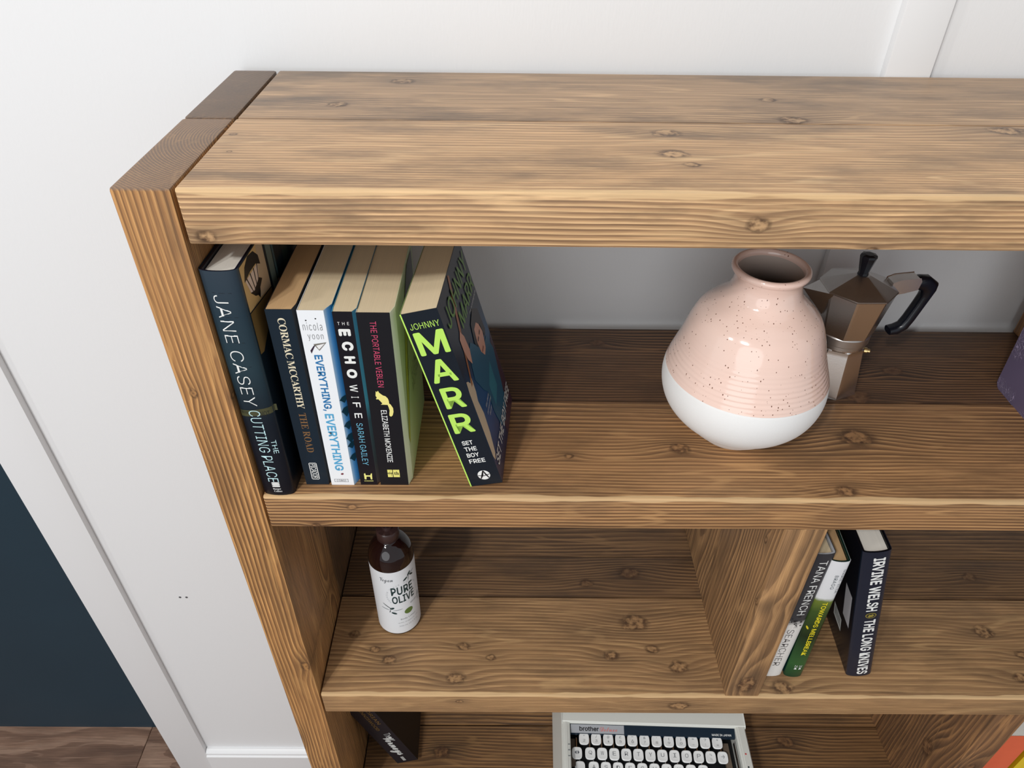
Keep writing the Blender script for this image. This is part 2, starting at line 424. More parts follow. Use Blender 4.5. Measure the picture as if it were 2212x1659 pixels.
# top
m = wood('top_front_wood', 'x', (.25, ZT-.25), .0029, kz([(.403, .119, .007, 3.), (.401, .074, .007, 2.2), (.412, .052, .004, 1.5), (.054, .107, .0022, .8), (.69, .132, .009, 3.), (.062, .07, .0014, .5), (1.1, .06, .009, 3)])
         + ky([(.058, -.036, .0042, 1.6), (.452, -.023, .005, 2.6), (.539, -.043, .003, 1.)]), 1.2, blotch=.75, rough=.42, calm=.5, **top_pal)
plank('top_plank', m, T+.0028, XE-T-.001, 0, J-gap, ZT-.0421, ZT)
m = wood('top_rear_wood', 'x', (-.02, ZT-.2), .0034, kz([(.123, .185, .006, 2.6), (.172, .257, .007, 3.), (.512, .21, .005, 2.), (.518, .155, .008, 2.5), (.93, .2, .008, 3)]), 2.4, blotch=.8, rough=.42, contrast=.6,
         light=(206, 170, 130), mid=(172, 140, 108), dark=(126, 102, 82))
plank('top_plank', m, T+.0028, XE-T-.001, J+gap, D, ZT-.0421, ZT-.0003)
# left upright (two planks) with end grain on top
up_pal = dict(light=(212, 162, 102), mid=(170, 122, 74), dark=(108, 76, 48), cap=ZT)
m = wood('upright_front_wood', 'z', (.085, .112), .0024, ky([(.012, -.181, .003, 1.2), (-.006, -.772, .006, 3), (.044, -.186, .002, .8), (.036, -.60, .005, 2.4), (.01, -1.17, .007, 3)]), 5.3, contrast=.95, blotch=.35, wav=.7, **up_pal)
plank('upright_plank', m, 0, T, 0, J-gap, 0, ZT, .0025)
m = wood('upright_rear_wood', 'z', (-.10, .33), .0042, kx([(.266, -1.117, .010, 3), (.20, -.72, .007, 3)]), 6.1, contrast=.9, blotch=.5, light=(150, 116, 80), mid=(114, 86, 60), dark=(76, 56, 42), cap=ZT)  # darker stain, plus compartment shade put into the colours
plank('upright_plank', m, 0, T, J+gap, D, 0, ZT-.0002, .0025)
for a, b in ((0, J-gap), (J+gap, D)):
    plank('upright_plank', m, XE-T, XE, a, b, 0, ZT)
# shelf 1
s_pal = dict(light=(208, 162, 110), mid=(162, 120, 80), dark=(104, 74, 50), edge=S1)
m = wood('shelf_front_wood', 'x', (.24, S1-.24), .0029, kz([(.452, .070, .0065, 3.2), (.64, .089, .011, 3.6), (.602, .012, .0062, 2.8), (.338, .058, .003, 1.6), (1.2, .07, .009, 3)]) + ky([(.127, -.32, .003, 1.), (.089, -.346, .0026, 1)]),
         7.9, contrast=1.1, blotch=.5, calm=.15, **s_pal)
plank('shelf_plank', m, T+.0018, XE-T, 0, J-gap, S1-.0425, S1)
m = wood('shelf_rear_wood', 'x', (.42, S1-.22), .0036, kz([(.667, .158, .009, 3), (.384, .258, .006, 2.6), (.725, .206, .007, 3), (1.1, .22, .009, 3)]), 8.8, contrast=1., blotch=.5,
         light=(132, 97, 66), mid=(94, 68, 48), dark=(60, 43, 33))  # rear plank: darker stain, with recess shade also put into the palette
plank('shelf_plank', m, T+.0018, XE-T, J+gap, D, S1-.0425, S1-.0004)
# shelf 2: three planks
m = wood('lower_shelf_front_wood', 'x', (-.06, S2-.19), .0034, kz([(.451, .105, .011, 3.6), (.414, .056, .006, 2.6), (.469, .065, .0055, 2.2), (.499, .040, .0075, 3.), (.072, .085, .0045, 2.), (.103, .063, .004, 1.6), (.123, .048, .0055, 2.),
         (.219, .068, .005, 1.8), (.256, .052, .004, 1.4), (.212, .023, .007, 2.4), (.924, .094, .008, 2.6), (.957, .060, .005, 2), (.939, .027, .006, 2.4), (.626, .013, .008, 3.)]) + ky([(.217, -.68, .003, 1.), (.496, -.688, .008, 2.6)]),
         10.3, contrast=.85, blotch=.55, calm=.25, light=(208, 168, 118), mid=(168, 130, 90), dark=(114, 84, 58), edge=S2)
plank('shelf_plank', m, T+.0018, XE-T, 0, J-gap, S2-.0425, S2)
m = wood('lower_shelf_mid_wood', 'x', (.32, S2-.1), .0042, kz([(.454, .188, .009, 2.6), (.39, .17, .006, 2), (.95, .185, .006, 2.)]), 11.7, contrast=.8, blotch=.55, light=(148, 114, 78), mid=(112, 84, 58), dark=(74, 54, 40))  # mid and rear planks: stain tones lowered further to paint in recess shade
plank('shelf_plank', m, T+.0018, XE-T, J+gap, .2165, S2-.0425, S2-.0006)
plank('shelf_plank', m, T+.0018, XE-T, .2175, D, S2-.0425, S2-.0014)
# shelf 3 and bottom
m = wood('third_shelf_wood', 'x', (.25, S3-.1), .0044, kz([(.17, .10, .009, 3), (.21, .2, .008, 3), (.08, .12, .006, 2), (.75, .12, .009, 3)]), 13.1, contrast=.9, light=(164, 124, 80), mid=(124, 90, 58), dark=(80, 58, 40))
for z in (S3, S4, ZT-1.55+.0425):
    plank('shelf_plank', m, T+.0018, XE-T, 0, J-gap, z-.0425, z)
    plank('shelf_plank', m, T+.0018, XE-T, J+gap, D, z-.0425, z-.0004)
# dividers
def divider(x, z0, z1, kn, seed, pal):
    m = wood('divider_wood', 'z', (x-.06, .21), .0066, kn, seed, contrast=.9, blotch=.45, stretch=.8, wav=1.6, **pal)
    plank('divider_plank', m, x, x+T, .0006, J-gap, z0, z1, .0018)
    plank('divider_plank', m, x, x+T, J+gap, D, z0, z1, .0018)
dp = dict(light=(198, 154, 106), mid=(160, 122, 84), dark=(116, 88, 62))
divider(.5505, S2, S1-.0427, kx([(.006, -.475, .003, 1.5), (.03, -.40, .003, 1.4), (.1, -.43, .004, 2)]) + ky([(.572, -.637, .010, 3)]), 15.2, dp)
divider(.9130, S1, ZT-.0423, kx([(.27, -.285, .005, 2)]), 16.9, dict(light=(200, 152, 100), mid=(162, 118, 76), dark=(116, 82, 54)))
divider(.9130, S3, S2-.0427, kx([(.09, -.80, .012, 3.5), (.05, -.90, .010, 3.)]) + ky([(.935, -.86, .008, 3)]), 18.4, dict(light=(176, 130, 84), mid=(132, 96, 66), dark=(90, 66, 48)))
divider(1.3, S2, S1-.0427, (), 19.9, dp)

# ------------------------------------------------------------------ books
def page_material(name, col):
    m, N, L, b = newmat(name)
    tc = N.new('ShaderNodeTexCoord'); mp = N.new('ShaderNodeMapping'); mp.inputs['Scale'].default_value = (2600, 9, 9)
    L.new(tc.outputs['Object'], mp.inputs['Vector'])
    nz = N.new('ShaderNodeTexNoise'); nz.inputs['Scale'].default_value = 1; nz.inputs['Detail'].default_value = 2; L.new(mp.outputs[0], nz.inputs['Vector'])
    mx = N.new('ShaderNodeMix'); mx.data_type = 'RGBA'; mx.inputs[6].default_value = tuple(c*.86 for c in col[:3])+(1,); mx.inputs[7].default_value = tuple(min(1, c*1.08) for c in col[:3])+(1,)
    L.new(nz.outputs['Fac'], mx.inputs[0]); L.new(mx.outputs[2], b.inputs['Base Color'])
    bp = N.new('ShaderNodeBump'); bp.inputs['Strength'].default_value = .25; bp.inputs['Distance'].default_value = .0003
    L.new(nz.outputs['Fac'], bp.inputs['Height']); L.new(bp.outputs[0], b.inputs['Normal'])
    b.inputs['Roughness'].default_value = .85; b.inputs['Specular IOR Level'].default_value = .2
    return m
PG_TAN = page_material('tan_pages', rgb(222, 184, 136)); PG_CREAM = page_material('cream_pages', rgb(238, 220, 184)); PG_WHITE = page_material('white_pages', rgb(240, 236, 226))
def cover_mat(name, c, rough=.32, vary=.06, stretch=(1, 1, 1), vscale=30): return plain(name, rgb(*c), rough, vary=vary, vscale=vscale, stretch=stretch, coat=.04, spec=.35)
def grad_mat(name, axis, stops, rough=.3, noise_amt=0., nscale=40):
    """printed colours changing along one local axis; stops = (metres, rgb)"""
    m, N, L, b = newmat(name)
    tc = N.new('ShaderNodeTexCoord'); sp = N.new('ShaderNodeSeparateXYZ'); L.new(tc.outputs['Object'], sp.inputs[0])
    src = sp.outputs['xyz'.index(axis)]
    if noise_amt:
        nz = N.new('ShaderNodeTexNoise'); nz.inputs['Scale'].default_value = nscale; nz.inputs['Detail'].default_value = 6; L.new(tc.outputs['Object'], nz.inputs['Vector'])
        ma = N.new('ShaderNodeMath'); ma.operation = 'MULTIPLY_ADD'; L.new(nz.outputs['Fac'], ma.inputs[0]); ma.inputs[1].default_value = noise_amt; L.new(src, ma.inputs[2])
        mb = N.new('ShaderNodeMath'); mb.operation = 'SUBTRACT'; L.new(ma.outputs[0], mb.inputs[0]); mb.inputs[1].default_value = noise_amt*.5; src = mb.outputs[0]
    mr = N.new('ShaderNodeMapRange'); L.new(src, mr.inputs[0]); mr.inputs[1].default_value = stops[0][0]; mr.inputs[2].default_value = stops[-1][0]
    rp = N.new('ShaderNodeValToRGB'); L.new(mr.outputs[0], rp.inputs[0]); e = rp.color_ramp.elements
    span = stops[-1][0]-stops[0][0]
    e[0].position = 0; e[0].color = rgb(*stops[0][1]); e[1].position = 1; e[1].color = rgb(*stops[-1][1])
    for p, c in stops[1:-1]:
        k = e.new((p-stops[0][0])/span); k.color = rgb(*c)
    L.new(rp.outputs[0], b.inputs['Base Color']); b.inputs['Roughness'].default_value = rough; b.inputs['Specular IOR Level'].default_value = .35
    return m
INK = {}
def ink(c, rough=.35):
    if c not in INK: INK[c] = plain('ink_%02x%02x%02x' % c, rgb(*c), rough)
    return INK[c]

def wrap_bm(path, t, z0, z1, matidx=None):
    """cover wrapped around an open plan path (spine first), thickness t inwards"""
    inner = offset_poly(path, t)
    bm = bmesh.new(); n = len(path)
    V = [[bm.verts.new((p[0], p[1], z)) for p in pts] for pts, z in ((path, z0), (path, z1), (inner, z0), (inner, z1))]
    for i in range(n-1):
        f = bm.faces.new((V[0][i], V[0][i+1], V[1][i+1], V[1][i]))
        if matidx: f.material_index = matidx[i]
        g = bm.faces.new((V[2][i+1], V[2][i], V[3][i], V[3][i+1])); g.material_index = 0
        for a, b in ((1, 3), (2, 0)):
            e = bm.faces.new((V[a][i], V[a][i+1], V[b][i+1], V[b][i]))
            e.material_index = matidx[i] if matidx else 0
    bm.faces.new((V[0][0], V[1][0], V[3][0], V[2][0])); bm.faces.new((V[0][-1], V[2][-1], V[3][-1], V[1][-1]))
    return bm

BG = 'books at the left end of the upper shelf'
def paperback(label, loc, rot, Tk, Hh, W, spine, back, front, pages, flareL=0, flareR=0, fl=.009, group=BG, curl=0):
    """local x across the spine, y into the shelf, z up"""
    t = thing('paperback_book', label, 'book', loc, rot, group)
    path = [(-flareL, W), (-flareL, fl)] if flareL else [(0, W), (0, fl)]
    path += [(0, 0), (Tk, 0), (Tk+flareR, fl)]
    k = 6
    for i in range(1, k+1):
        u = i/k; path.append((Tk+flareR+curl*u**2.2, fl+(W-fl)*u))
    idx = [1, 1, 0] + [2]*(len(path)-4)
    cov = link('cover', wrap_bm(path, .00045, 0, Hh, idx), [spine, back, front], t, sharp=12)
    inn = offset_poly(path, .0005)
    inn[0] = (inn[0][0], W-.0012); inn[-1] = (inn[-1][0]-curl*.7, W-.0012)
    link('page_block', prism_bm(inn, .0003, Hh-.0004), pages, t, sharp=12)
    return t

def hardback(label, loc, rot, Tk, Hh, W, jacket, board, pages, bulge=.006, n=12, group=BG, edge=None):
    t = thing('hardback_book', label, 'book', loc, rot, group)
    arc = [(Tk*(.5-.5*math.cos(PI*i/n)), .004-bulge*math.sin(PI*i/n)**.8 if 0 < i < n else .004) for i in range(n+1)]
    path = [(0, W)] + arc + [(Tk, W)]
    mats = jacket if isinstance(jacket, (list, tuple)) else [jacket]*3
    idx = [1] + [0]*n + [2]
    link('dust_jacket', wrap_bm(path, .0004, 0, Hh, idx), list(mats), t, sharp=35)
    p2 = offset_poly(path, .0005)
    link('board', wrap_bm(p2, .0022, .0006, Hh-.0006), board, t, sharp=35)
    p3 = offset_poly(path, .0032)
    p3[0] = (p3[0][0], W-.005); p3[-1] = (p3[-1][0], W-.005)
    link('page_block', prism_bm(p3, .0035, Hh-.0035), pages, t, sharp=35)
    def mapf(p, e=.00025):
        x = min(max(p[0], 0), Tk); c = max(-1, min(1, 1-2*x/Tk)); a = math.acos(c)
        return (p[0], .004-bulge*max(0, math.sin(a))**.8-e, p[1])
    return t, mapf

flat = lambda p: (p[0], -.00025, p[1])
mm = .001

# --- tall dark hardback (leftmost)
jk = [grad_mat('slate_jacket_spine', 'z', ((0, (6, 10, 22)), (.09, (10, 24, 36)), (.15, (34, 56, 66)), (.20, (34, 54, 66)), (.24, (46, 60, 72))), .34, .02),
      cover_mat('slate_jacket_back', (20, 30, 42)), grad_mat('slate_jacket_front', 'z', ((0, (10, 16, 24)), (.14, (18, 28, 36)), (.24, (30, 42, 50))), .3, .02)]
x0 = .0440
bk, mp_ = hardback('tall dark slate hardback, leftmost and tallest of the row on the upper shelf', (x0, .0045, S1), (0, math.radians(-.4), math.radians(-1.5)), .0300, .2405, .156,
                   jk, cover_mat('navy_board', (14, 18, 38)), PG_WHITE, bulge=.0062)
white = ink((236, 238, 236)); icy = ink((196, 232, 236))
b = bk
lettering('spine_lettering', 'JANE CASEY', mp_, (.0075, .0185, .1100, .2200), 'd', white, b, weight=-.012)
lettering('spine_lettering', 'CUTTING PLACE', mp_, (.0090, .0190, .0180, .1050), 'd', icy, b, weight=-.006)
lettering('spine_lettering', 'THE', mp_, (.0215, .0258, .0540, .0700), 'd', icy, b)
for k in range(3): shape('publisher_mark', [(.0115, .0113+.0022*k), (.0185, .0113+.0022*k), (.0190, .0130+.0022*k), (.0175, .0124+.0022*k), (.0160, .0132+.0022*k), (.0145, .0124+.0022*k), (.0130, .0132+.0022*k), (.0115, .0126+.0022*k)], mp_, white, b)
lettering('spine_lettering', serif('Harper'), mp_, (.0115, .0190, .0072, .0098), 'h', white, b, f=F_MATH)
lettering('spine_lettering', serif('Collins'), mp_, (.0120, .0195, .0046, .0068), 'h', white, b, f=F_MATH)
tape = ink((112, 104, 62)); 
for k in range(7):
    shape('tape_print', [(.001+.0045*k, .097+.0006*k), (.0055+.0045*k, .0976+.0006*k), (.0055+.0045*k, .1045+.0006*k), (.001+.0045*k, .104+.0006*k)], lambda p: mp_(p, .00012), ink((70, 72, 48)), b)
lettering('spine_lettering', 'CROSS', lambda p: mp_(p, .0002), (.001, .0085, .1008, .1036), 'h', ink((30, 36, 34)), b)
lettering('spine_lettering', 'NOT', lambda p: mp_(p, .0002), (.0190, .0270, .0985, .1040), 'h', ink((30, 36, 34)), b)
for z in (.070, .092, .128, .152, .176, .200, .222):
    shape('brick_line', [(.001, z), (.029, z-.001), (.029, z-.0006), (.001, z+.0004)], lambda p: mp_(p, .0001), ink((20, 32, 42)), b)
def fr_(e): return lambda p: (.0300+e, p[0], p[1])
shape('cover_art', [(.0045, .200), (.030, .1985), (.0570, .1935), (.0570, .2395), (.0045, .2395)], fr_(.0002), ink((226, 190, 128)), b)
shape('cover_art', [(.030, .1985), (.0570, .1935), (.0570, .2395), (.044, .2395)], fr_(.00025), ink((206, 182, 150)), b)
shape('cover_art', [(.0045, .160), (.012, .158), (.0570, .183), (.0570, .1925), (.0045, .199)], fr_(.0003), ink((136, 108, 62)), b)
shape('cover_art', [(.0620, .165), (.0735, .165), (.0735, .2395), (.0620, .2395)], fr_(.0002), ink((112, 128, 122)), b)
shape('cover_art', [(.0745, .165), (.0790, .165), (.0790, .190), (.0745, .190)], fr_(.0002), ink((176, 120, 72)), b)
shape('cover_art', [(.0750, .192), (.0790, .192), (.0790, .2395), (.0750, .2395)], fr_(.0002), ink((70, 100, 108)), b)
shape('cover_art', [(.098, .17), (.112, .17), (.112, .2395), (.098, .2395)], fr_(.0002), ink((30, 48, 44)), b)
dk = ink((20, 22, 26))
shape('lamp_print', [(.008, .2250), (.014, .2350), (.024, .2395), (.036, .2375), (.044, .2300), (.045, .2215), (.036, .2265), (.022, .2270)], fr_(.0004), dk, b)
shape('lamp_print', [(.010, .2250), (.040, .2250), (.036, .2130), (.024, .2085), (.015, .2120)], fr_(.0003), ink((244, 222, 206)), b)
shape('lamp_print', [(.014, .2125), (.022, .2100), (.036, .2140), (.042, .2100), (.034, .2060), (.033, .2030), (.030, .1985), (.027, .2030), (.022, .2050)], fr_(.0005), dk, b)
for q in range(4): shape('lamp_print', [(.012+.0085*q, .2260), (.0135+.0085*q, .2260), (.0205+.0045*q, .2100), (.0195+.0045*q, .2100)], fr_(.00045), dk, b)

# --- dark paperback
z198 = .1985
b = paperback('dark navy paperback with cream serif lettering, second from left on upper shelf', (.0822, .0165, S1), (0, math.radians(-.3), 0), .0216, z198, .127,
              cover_mat('navy_cover', (10, 32, 46), .38, .25, (1, 1, .05), 120), cover_mat('navy_back', (12, 28, 42)), cover_mat('navy_front', (10, 20, 32)), PG_TAN, 0, .002)
cream = ink((228, 218, 190))
lettering('spine_lettering', serif('CORMAC MCCARTHY'), flat, (.0085, .0148, .0955, .1905), 'd', cream, b, f=F_MATH, weight=-.012, space=.95)
lettering('spine_lettering', serif('THE ROAD'), flat, (.0080, .0145, .0425, .0905), 'd', ink((124, 92, 60)), b, f=F_MATH, weight=-.012)
for r in ((.0065, .0072, .0070, .0290), (.0133, .0140, .0070, .0290), (.0065, .0140, .0070, .0077), (.0065, .0140, .0283, .0290)):
    shape('label_frame', [(r[0], r[2]), (r[1], r[2]), (r[1], r[3]), (r[0], r[3])], flat, white, b)
lettering('spine_lettering', 'PICADOR', flat, (.0078, .0128, .0085, .0275), 'd', white, b, weight=.005, space=.9)

# --- white paperback
blue = ink((38, 118, 176)); lblue = ink((86, 170, 214)); blk = ink((28, 30, 34))
b = paperback('white paperback with the blue title running down twice, third from left on upper shelf', (.1066, .0160, S1), (0, 0, 0), .0215, .1982, .127,
              cover_mat('white_cover', (238, 242, 246), .3, .01), cover_mat('white_back', (230, 234, 238)), grad_mat('blue_front', 'y', ((0, (205, 225, 242)), (.004, (110, 165, 210)), (.009, (20, 100, 145)), (.13, (20, 90, 130))), .3, .0), PG_CREAM, 0, .0052, .010)
lettering('spine_lettering', 'nicola', flat, (.0026, .0182, .1792, .1868), 'h', blk, b, weight=-.015, space=1.2)
lettering('spine_lettering', 'yoon', flat, (.0052, .0178, .1688, .1752), 'h', blk, b, weight=-.015, space=1.2)
for q in ((.006, .1888), (.014, .1905)): shape('star_print', ellipse(q[0], q[1], .0007, .0007, 5), flat, blk, b)
shape('paper_plane_print', [(.0085, .1655), (.0195, .1675), (.0125, .1590)], flat, ink((120, 116, 108)), b)
shape('paper_plane_print', [(.0105, .1642), (.0180, .1664), (.0125, .1602)], lambda p: (p[0], -.00035, p[1]), ink((235, 235, 235)), b)
shape('figure_print', [(.0085, .1640), (.0100, .1648), (.0075, .1600), (.0055, .1560), (.0050, .1590)], flat, ink((48, 30, 52)), b)
lettering('spine_lettering', 'EVERYTHING,', flat, (.0058, .0140, .0935, .1650-.0105), 'd', blue, b, weight=.02)
lettering('spine_lettering', 'EVERYTHING', flat, (.0062, .0142, .0195, .0900), 'd', lblue, b, weight=.02)
shape('ladybird_print', ellipse(.0120, .0150, .0014, .0011, 10, 0, .5), flat, ink((110, 30, 50)), b)
for r in ((.0035, .0165, .0042, .0045), (.0035, .0165, .0078, .0081), (.0035, .0038, .0042, .0081), (.0162, .0165, .0042, .0081)):
    shape('label_frame', [(r[0], r[2]), (r[1], r[2]), (r[1], r[3]), (r[0], r[3])], flat, ink((110, 112, 116)), b)
lettering('spine_lettering', 'CORGI', flat, (.0055, .0145, .0050, .0073), 'h', ink((110, 112, 116)), b, space=1.1)
for k, (a, z, s) in enumerate(((.0235, .105, .004), (.0245, .092, .006), (.024, .075, .005), (.0255, .06, .006), (.0235, .05, .004), (.025, .035, .005))):
    shape('leaf_print', [(0, z), (.003, z+s*.4), (.0075, z+s*.2), (.0085, z-s), (.005, z-s*1.6), (.002, z-s*.5)], lambda p: (.0215+.00035+p[0]*.52, p[0], p[1]), ink((18, 44, 52)), b)

# --- slim black paperback
b = paperback('slim black paperback with big widely spaced white letters, fourth from left on upper shelf', (.1345, .0165, S1), (0, 0, 0), .0160, .1968, .127,
              cover_mat('black_cover', (7, 9, 22), .36), cover_mat('cyan_edge', (96, 188, 224)), grad_mat('teal_front', 'z', ((0, (60, 40, 30)), (.03, (14, 30, 34)), (.08, (12, 60, 70)), (.1, (40, 130, 150)), (.2, (30, 110, 140))), .3, .01), PG_CREAM, .0006, .0032, .006)
lettering('spine_lettering', 'THE', flat, (.0030, .0124, .1843, .1872), 'h', white, b, space=1.6)
for ch, z0, z1, xx0, xx1, wt in (('E', .1735, .1805, .0028, .0126, .05), ('C', .1588, .1680, .0036, .0132, .05), ('H', .1455, .1532, .0038, .0132, .05), ('O', .1300, .1398, .0040, .0128, .05),
                                 ('W', .1150, .1230, .0045, .0112, .01), ('I', .1083, .1098, .0045, .0110, .01), ('F', .0975, .1032, .0048, .0115, .01), ('E', .0850, .0908, .0048, .0115, .01)):
    lettering('spine_lettering', ch, flat, (xx0, xx1, z0, z1), 'd', white, b, weight=wt)
lettering('spine_lettering', 'SARAH GAILEY', flat, (.0050, .0106, .0265, .0790), 'd', ink((120, 196, 226)), b, weight=-.005)
yel = ink((236, 232, 140))
for pts in ([(.0045, .0075), (.0045, .0150), (.0058, .0158), (.0062, .0130), (.0105, .0130), (.0110, .0150), (.0122, .0158), (.0118, .0075), (.0104, .0075), (.0100, .0112), (.0066, .0112), (.0062, .0075)],):
    shape('publisher_mark', pts, flat, yel, b)
lettering('spine_lettering', 'HODDER', flat, (.0040, .0125, .0045, .0062), 'h', yel, b)

# --- black paperback with squirrel
evx = .1535
b = paperback('black paperback with pink title and pale yellow squirrel, fifth from left on upper shelf', (evx, .0165, S1), (0, 0, 0), .0270, .1962, .128,
              cover_mat('ink_black_cover', (12, 16, 24), .38), cover_mat('white_edge', (225, 228, 225)), grad_mat('green_front', 'y', ((0, (240, 246, 222)), (.012, (232, 242, 206)), (.05, (218, 232, 184)), (.13, (190, 210, 156))), .3, .02), PG_CREAM, .0006, .0030, .010)
lettering('spine_lettering', 'THE PORTABLE VEBLEN', flat, (.0100, .0152, .1205, .1880), 'd', ink((226, 84, 122)), b, weight=-.004)
lettering('spine_lettering', 'ELIZABETH MCKENZIE', flat, (.0096, .0148, .0305, .0945), 'd', white, b, weight=.008)
sq = [(70, 185), (85, 115), (105, 130), (128, 108), (150, 140), (215, 178), (265, 190), (305, 225), (318, 265), (318, 300), (345, 315), (385, 370), (385, 430), (360, 485), (325, 505), (295, 490), (300, 450), (312, 410), (300, 360), (285, 322), (150, 318), (185, 300), (155, 270), (115, 235), (80, 240), (70, 225), (92, 215)]
shape('squirrel_print', [(.0068+(x-70)*.0140/316, .1165-(y_-108)*.0295/397) for x, y_ in sq], flat, ink((240, 230, 140)), b)
for r in ((.0082, .0128, .0165, .0206), (.0082, .0128, .0108, .0155), (.0135, .0195, .0108, .0206)):
    shape('publisher_mark', [(r[0], r[2]), (r[1], r[2]), (r[1], r[3]), (r[0], r[3])], flat, ink((236, 230, 128)), b)
lettering('spine_lettering', serif('th'), lambda p: (p[0], -.0004, p[1]), (.0145, .0188, .0138, .0182), 'h', blk, b, f=F_MATH)
lettering('spine_lettering', '4', lambda p: (p[0], -.0004, p[1]), (.0090, .0125, .0125, .0200), 'h', blk, b, weight=-.02)
gf = lambda p: (.0270+.0030+.0003, p[0], p[1])
shape('cover_art', [(.011, .052), (.016, .040), (.045, .12), (.062, .155), (.050, .16), (.030, .12)], gf, ink((206, 204, 88)), b)
gf2 = lambda p: (gf(p)[0]+.0001, p[0], p[1])
shape('cover_art', [(.050, .150), (.060, .175), (.085, .192), (.118, .190), (.122, .12), (.105, .085), (.088, .125), (.078, .115), (.070, .140), (.058, .138)], gf2, ink((34, 44, 22)), b)
for k, (s, z, a0, a1) in enumerate((('Love and', .110, .030, .060), ('war stories', .102, .036, .064))): lettering('cover_lettering', s, gf2, (a0, a1, z, z+.006), 'h', blk, b, weight=-.02)
lettering('cover_lettering', 'ELIZABETH', gf2, (.058, .118, .084, .096), 'h', ink((40, 56, 34)), b, weight=-.015)
lettering('cover_lettering', 'MCKENZIE', gf2, (.058, .118, .068, .080), 'h', ink((40, 56, 34)), b, weight=-.015)

# --- leaning thick paperback
lime = ink((190, 236, 104))
Wj = .126
b = paperback('thick dark paperback with big lime green letters, leaning left on the upper shelf', (.2408, .0148, S1+.0003), (0, math.radians(-15.24), math.radians(-4.12)), .0312, .1998, Wj,
              cover_mat('petrol_cover', (10, 24, 36), .38, .15), cover_mat('lime_back', (160, 190, 112)), grad_mat('night_front', 'z', ((0, (20, 28, 60)), (.05, (24, 78, 130)), (.09, (26, 84, 130)), (.13, (28, 46, 66)), (.2, (26, 32, 44))), .3, .03), PG_CREAM, .0008, 0, .004, curl=0)
shape('edge_print', [(-.0006, 0), (.0006, 0), (.0006, .2000), (-.0006, .2000)], lambda p: (p[0], -.00022, p[1]), lime, b)
lettering('spine_lettering', 'JOHNNY', flat, (.0035, .0290, .1835, .1895), 'h', lime, b, weight=-.003)
for ch, z0, z1, xx0, xx1 in (('M', .1570, .1805, .0035, .0298), ('A', .1270, .1515, .0050, .0275), ('R', .0975, .1210, .0068, .0258), ('R', .0680, .0910, .0052, .0250)):
    lettering('spine_lettering', ch, flat, (xx0, xx1, z0, z1), 'h', lime, b, weight=.02)
for s, z0, xx1 in (('SET', .0530, .0180), ('THE', .0452, .0195), ('BOY', .0374, .0195), ('FREE', .0296, .0232)):
    lettering('spine_lettering', s, flat, (.0078, xx1, z0, z0+.0052), 'h', white, b, weight=.018)
shape('publisher_mark', ellipse(.0165, .0130, .0060, .0060, 32), flat, white, b)
m3 = lambda p: (p[0], -.0004, p[1])
shape('publisher_mark', [(.0165, .0190), (.0150, .0128), (.0122, .0090), (.0130, .0086), (.0158, .0122), (.0172, .0176)], m3, blk, b)
shape('publisher_mark', [(.0165, .0190), (.0176, .0140), (.0200, .0086), (.0210, .0092), (.0186, .0140), (.0176, .0186)], m3, blk, b)
shape('publisher_mark', [(.0108, .0136), (.0165, .0124), (.0222, .0140), (.0222, .0132), (.0165, .0116), (.0108, .0128)], m3, blk, b)
def jf(e): return lambda p: (.0312+e, p[0]*.125, p[1])
grn = ink((96, 148, 44)); skin = ink((196, 140, 118)); teal = ink((18, 66, 92)); teal2 = ink((28, 96, 118)); cr = ink((214, 196, 168)); brn = ink((160, 100, 64))
teal = ink((24, 92, 122)); teal2 = ink((40, 122, 142)); skin = ink((214, 158, 134))
shape('cover_art', [(.55, .0), (.60, .06), (1, .09), (1, 0)], jf(.0002), ink((66, 40, 58)), b)
shape('guitar_print', [(.02, .121), (.06, .118), (.10, .112), (.13, .116), (.16, .112), (.15, .098), (.12, .090), (.15, .072), (.13, .050), (.08, .030), (.03, .026), (.004, .034), (.004, .110)], jf(.0003), cr, b)
shape('guitar_print', [(.10, .108), (.135, .108), (.29, .150), (.38, .172), (.46, .196), (.42, .199), (.34, .178), (.25, .152)], jf(.0004), brn, b)
shape('portrait_print', [(.29, .126), (.40, .130), (.58, .110), (.70, .098), (.86, .098), (.95, .075), (.88, .050), (.80, .020), (.62, .012), (.46, .022), (.40, .048), (.42, .070), (.34, .080), (.22, .104)], jf(.00035), teal, b)
shape('portrait_print', [(.50, .070), (.72, .080), (.70, .050), (.50, .044)], jf(.0004), teal2, b)
shape('portrait_print', [(.20, .150), (.26, .154), (.32, .144), (.34, .128), (.29, .116), (.23, .126), (.20, .138)], jf(.0005), skin, b)
shape('portrait_print', [(.56, .122), (.64, .130), (.74, .126), (.80, .108), (.74, .094), (.66, .092), (.59, .102)], jf(.0005), skin, b)
shape('portrait_print', [(.50, .120), (.56, .136), (.72, .141), (.86, .130), (.89, .104), (.82, .100), (.78, .118), (.70, .127), (.60, .127), (.56, .110)], jf(.0006), ink((30, 22, 26)), b)
for q in ((.60, .1145), (.68, .1155)): shape('portrait_print', [(q[0], q[1]), (q[0]+.05, q[1]+.001), (q[0]+.05, q[1]-.001), (q[0], q[1]-.0015)], jf(.0007), ink((60, 34, 34)), b)
shape('portrait_print', [(.62, .100), (.69, .101), (.69, .0990), (.62, .0985)], jf(.0007), ink((130, 60, 60)), b)
lettering('cover_lettering', 'JOHNNY', jf(.0008), (.08, .96, .1700, .1880), 'h', grn, b, weight=.01)
lettering('cover_lettering', 'MARR', jf(.0008), (.36, .97, .1480, .1650), 'h', grn, b, weight=.01)
lettering('cover_lettering', 'The Autobiography', jf(.0008), (.62, .97, .1410, .1445), 'h', ink((200, 204, 206)), b)
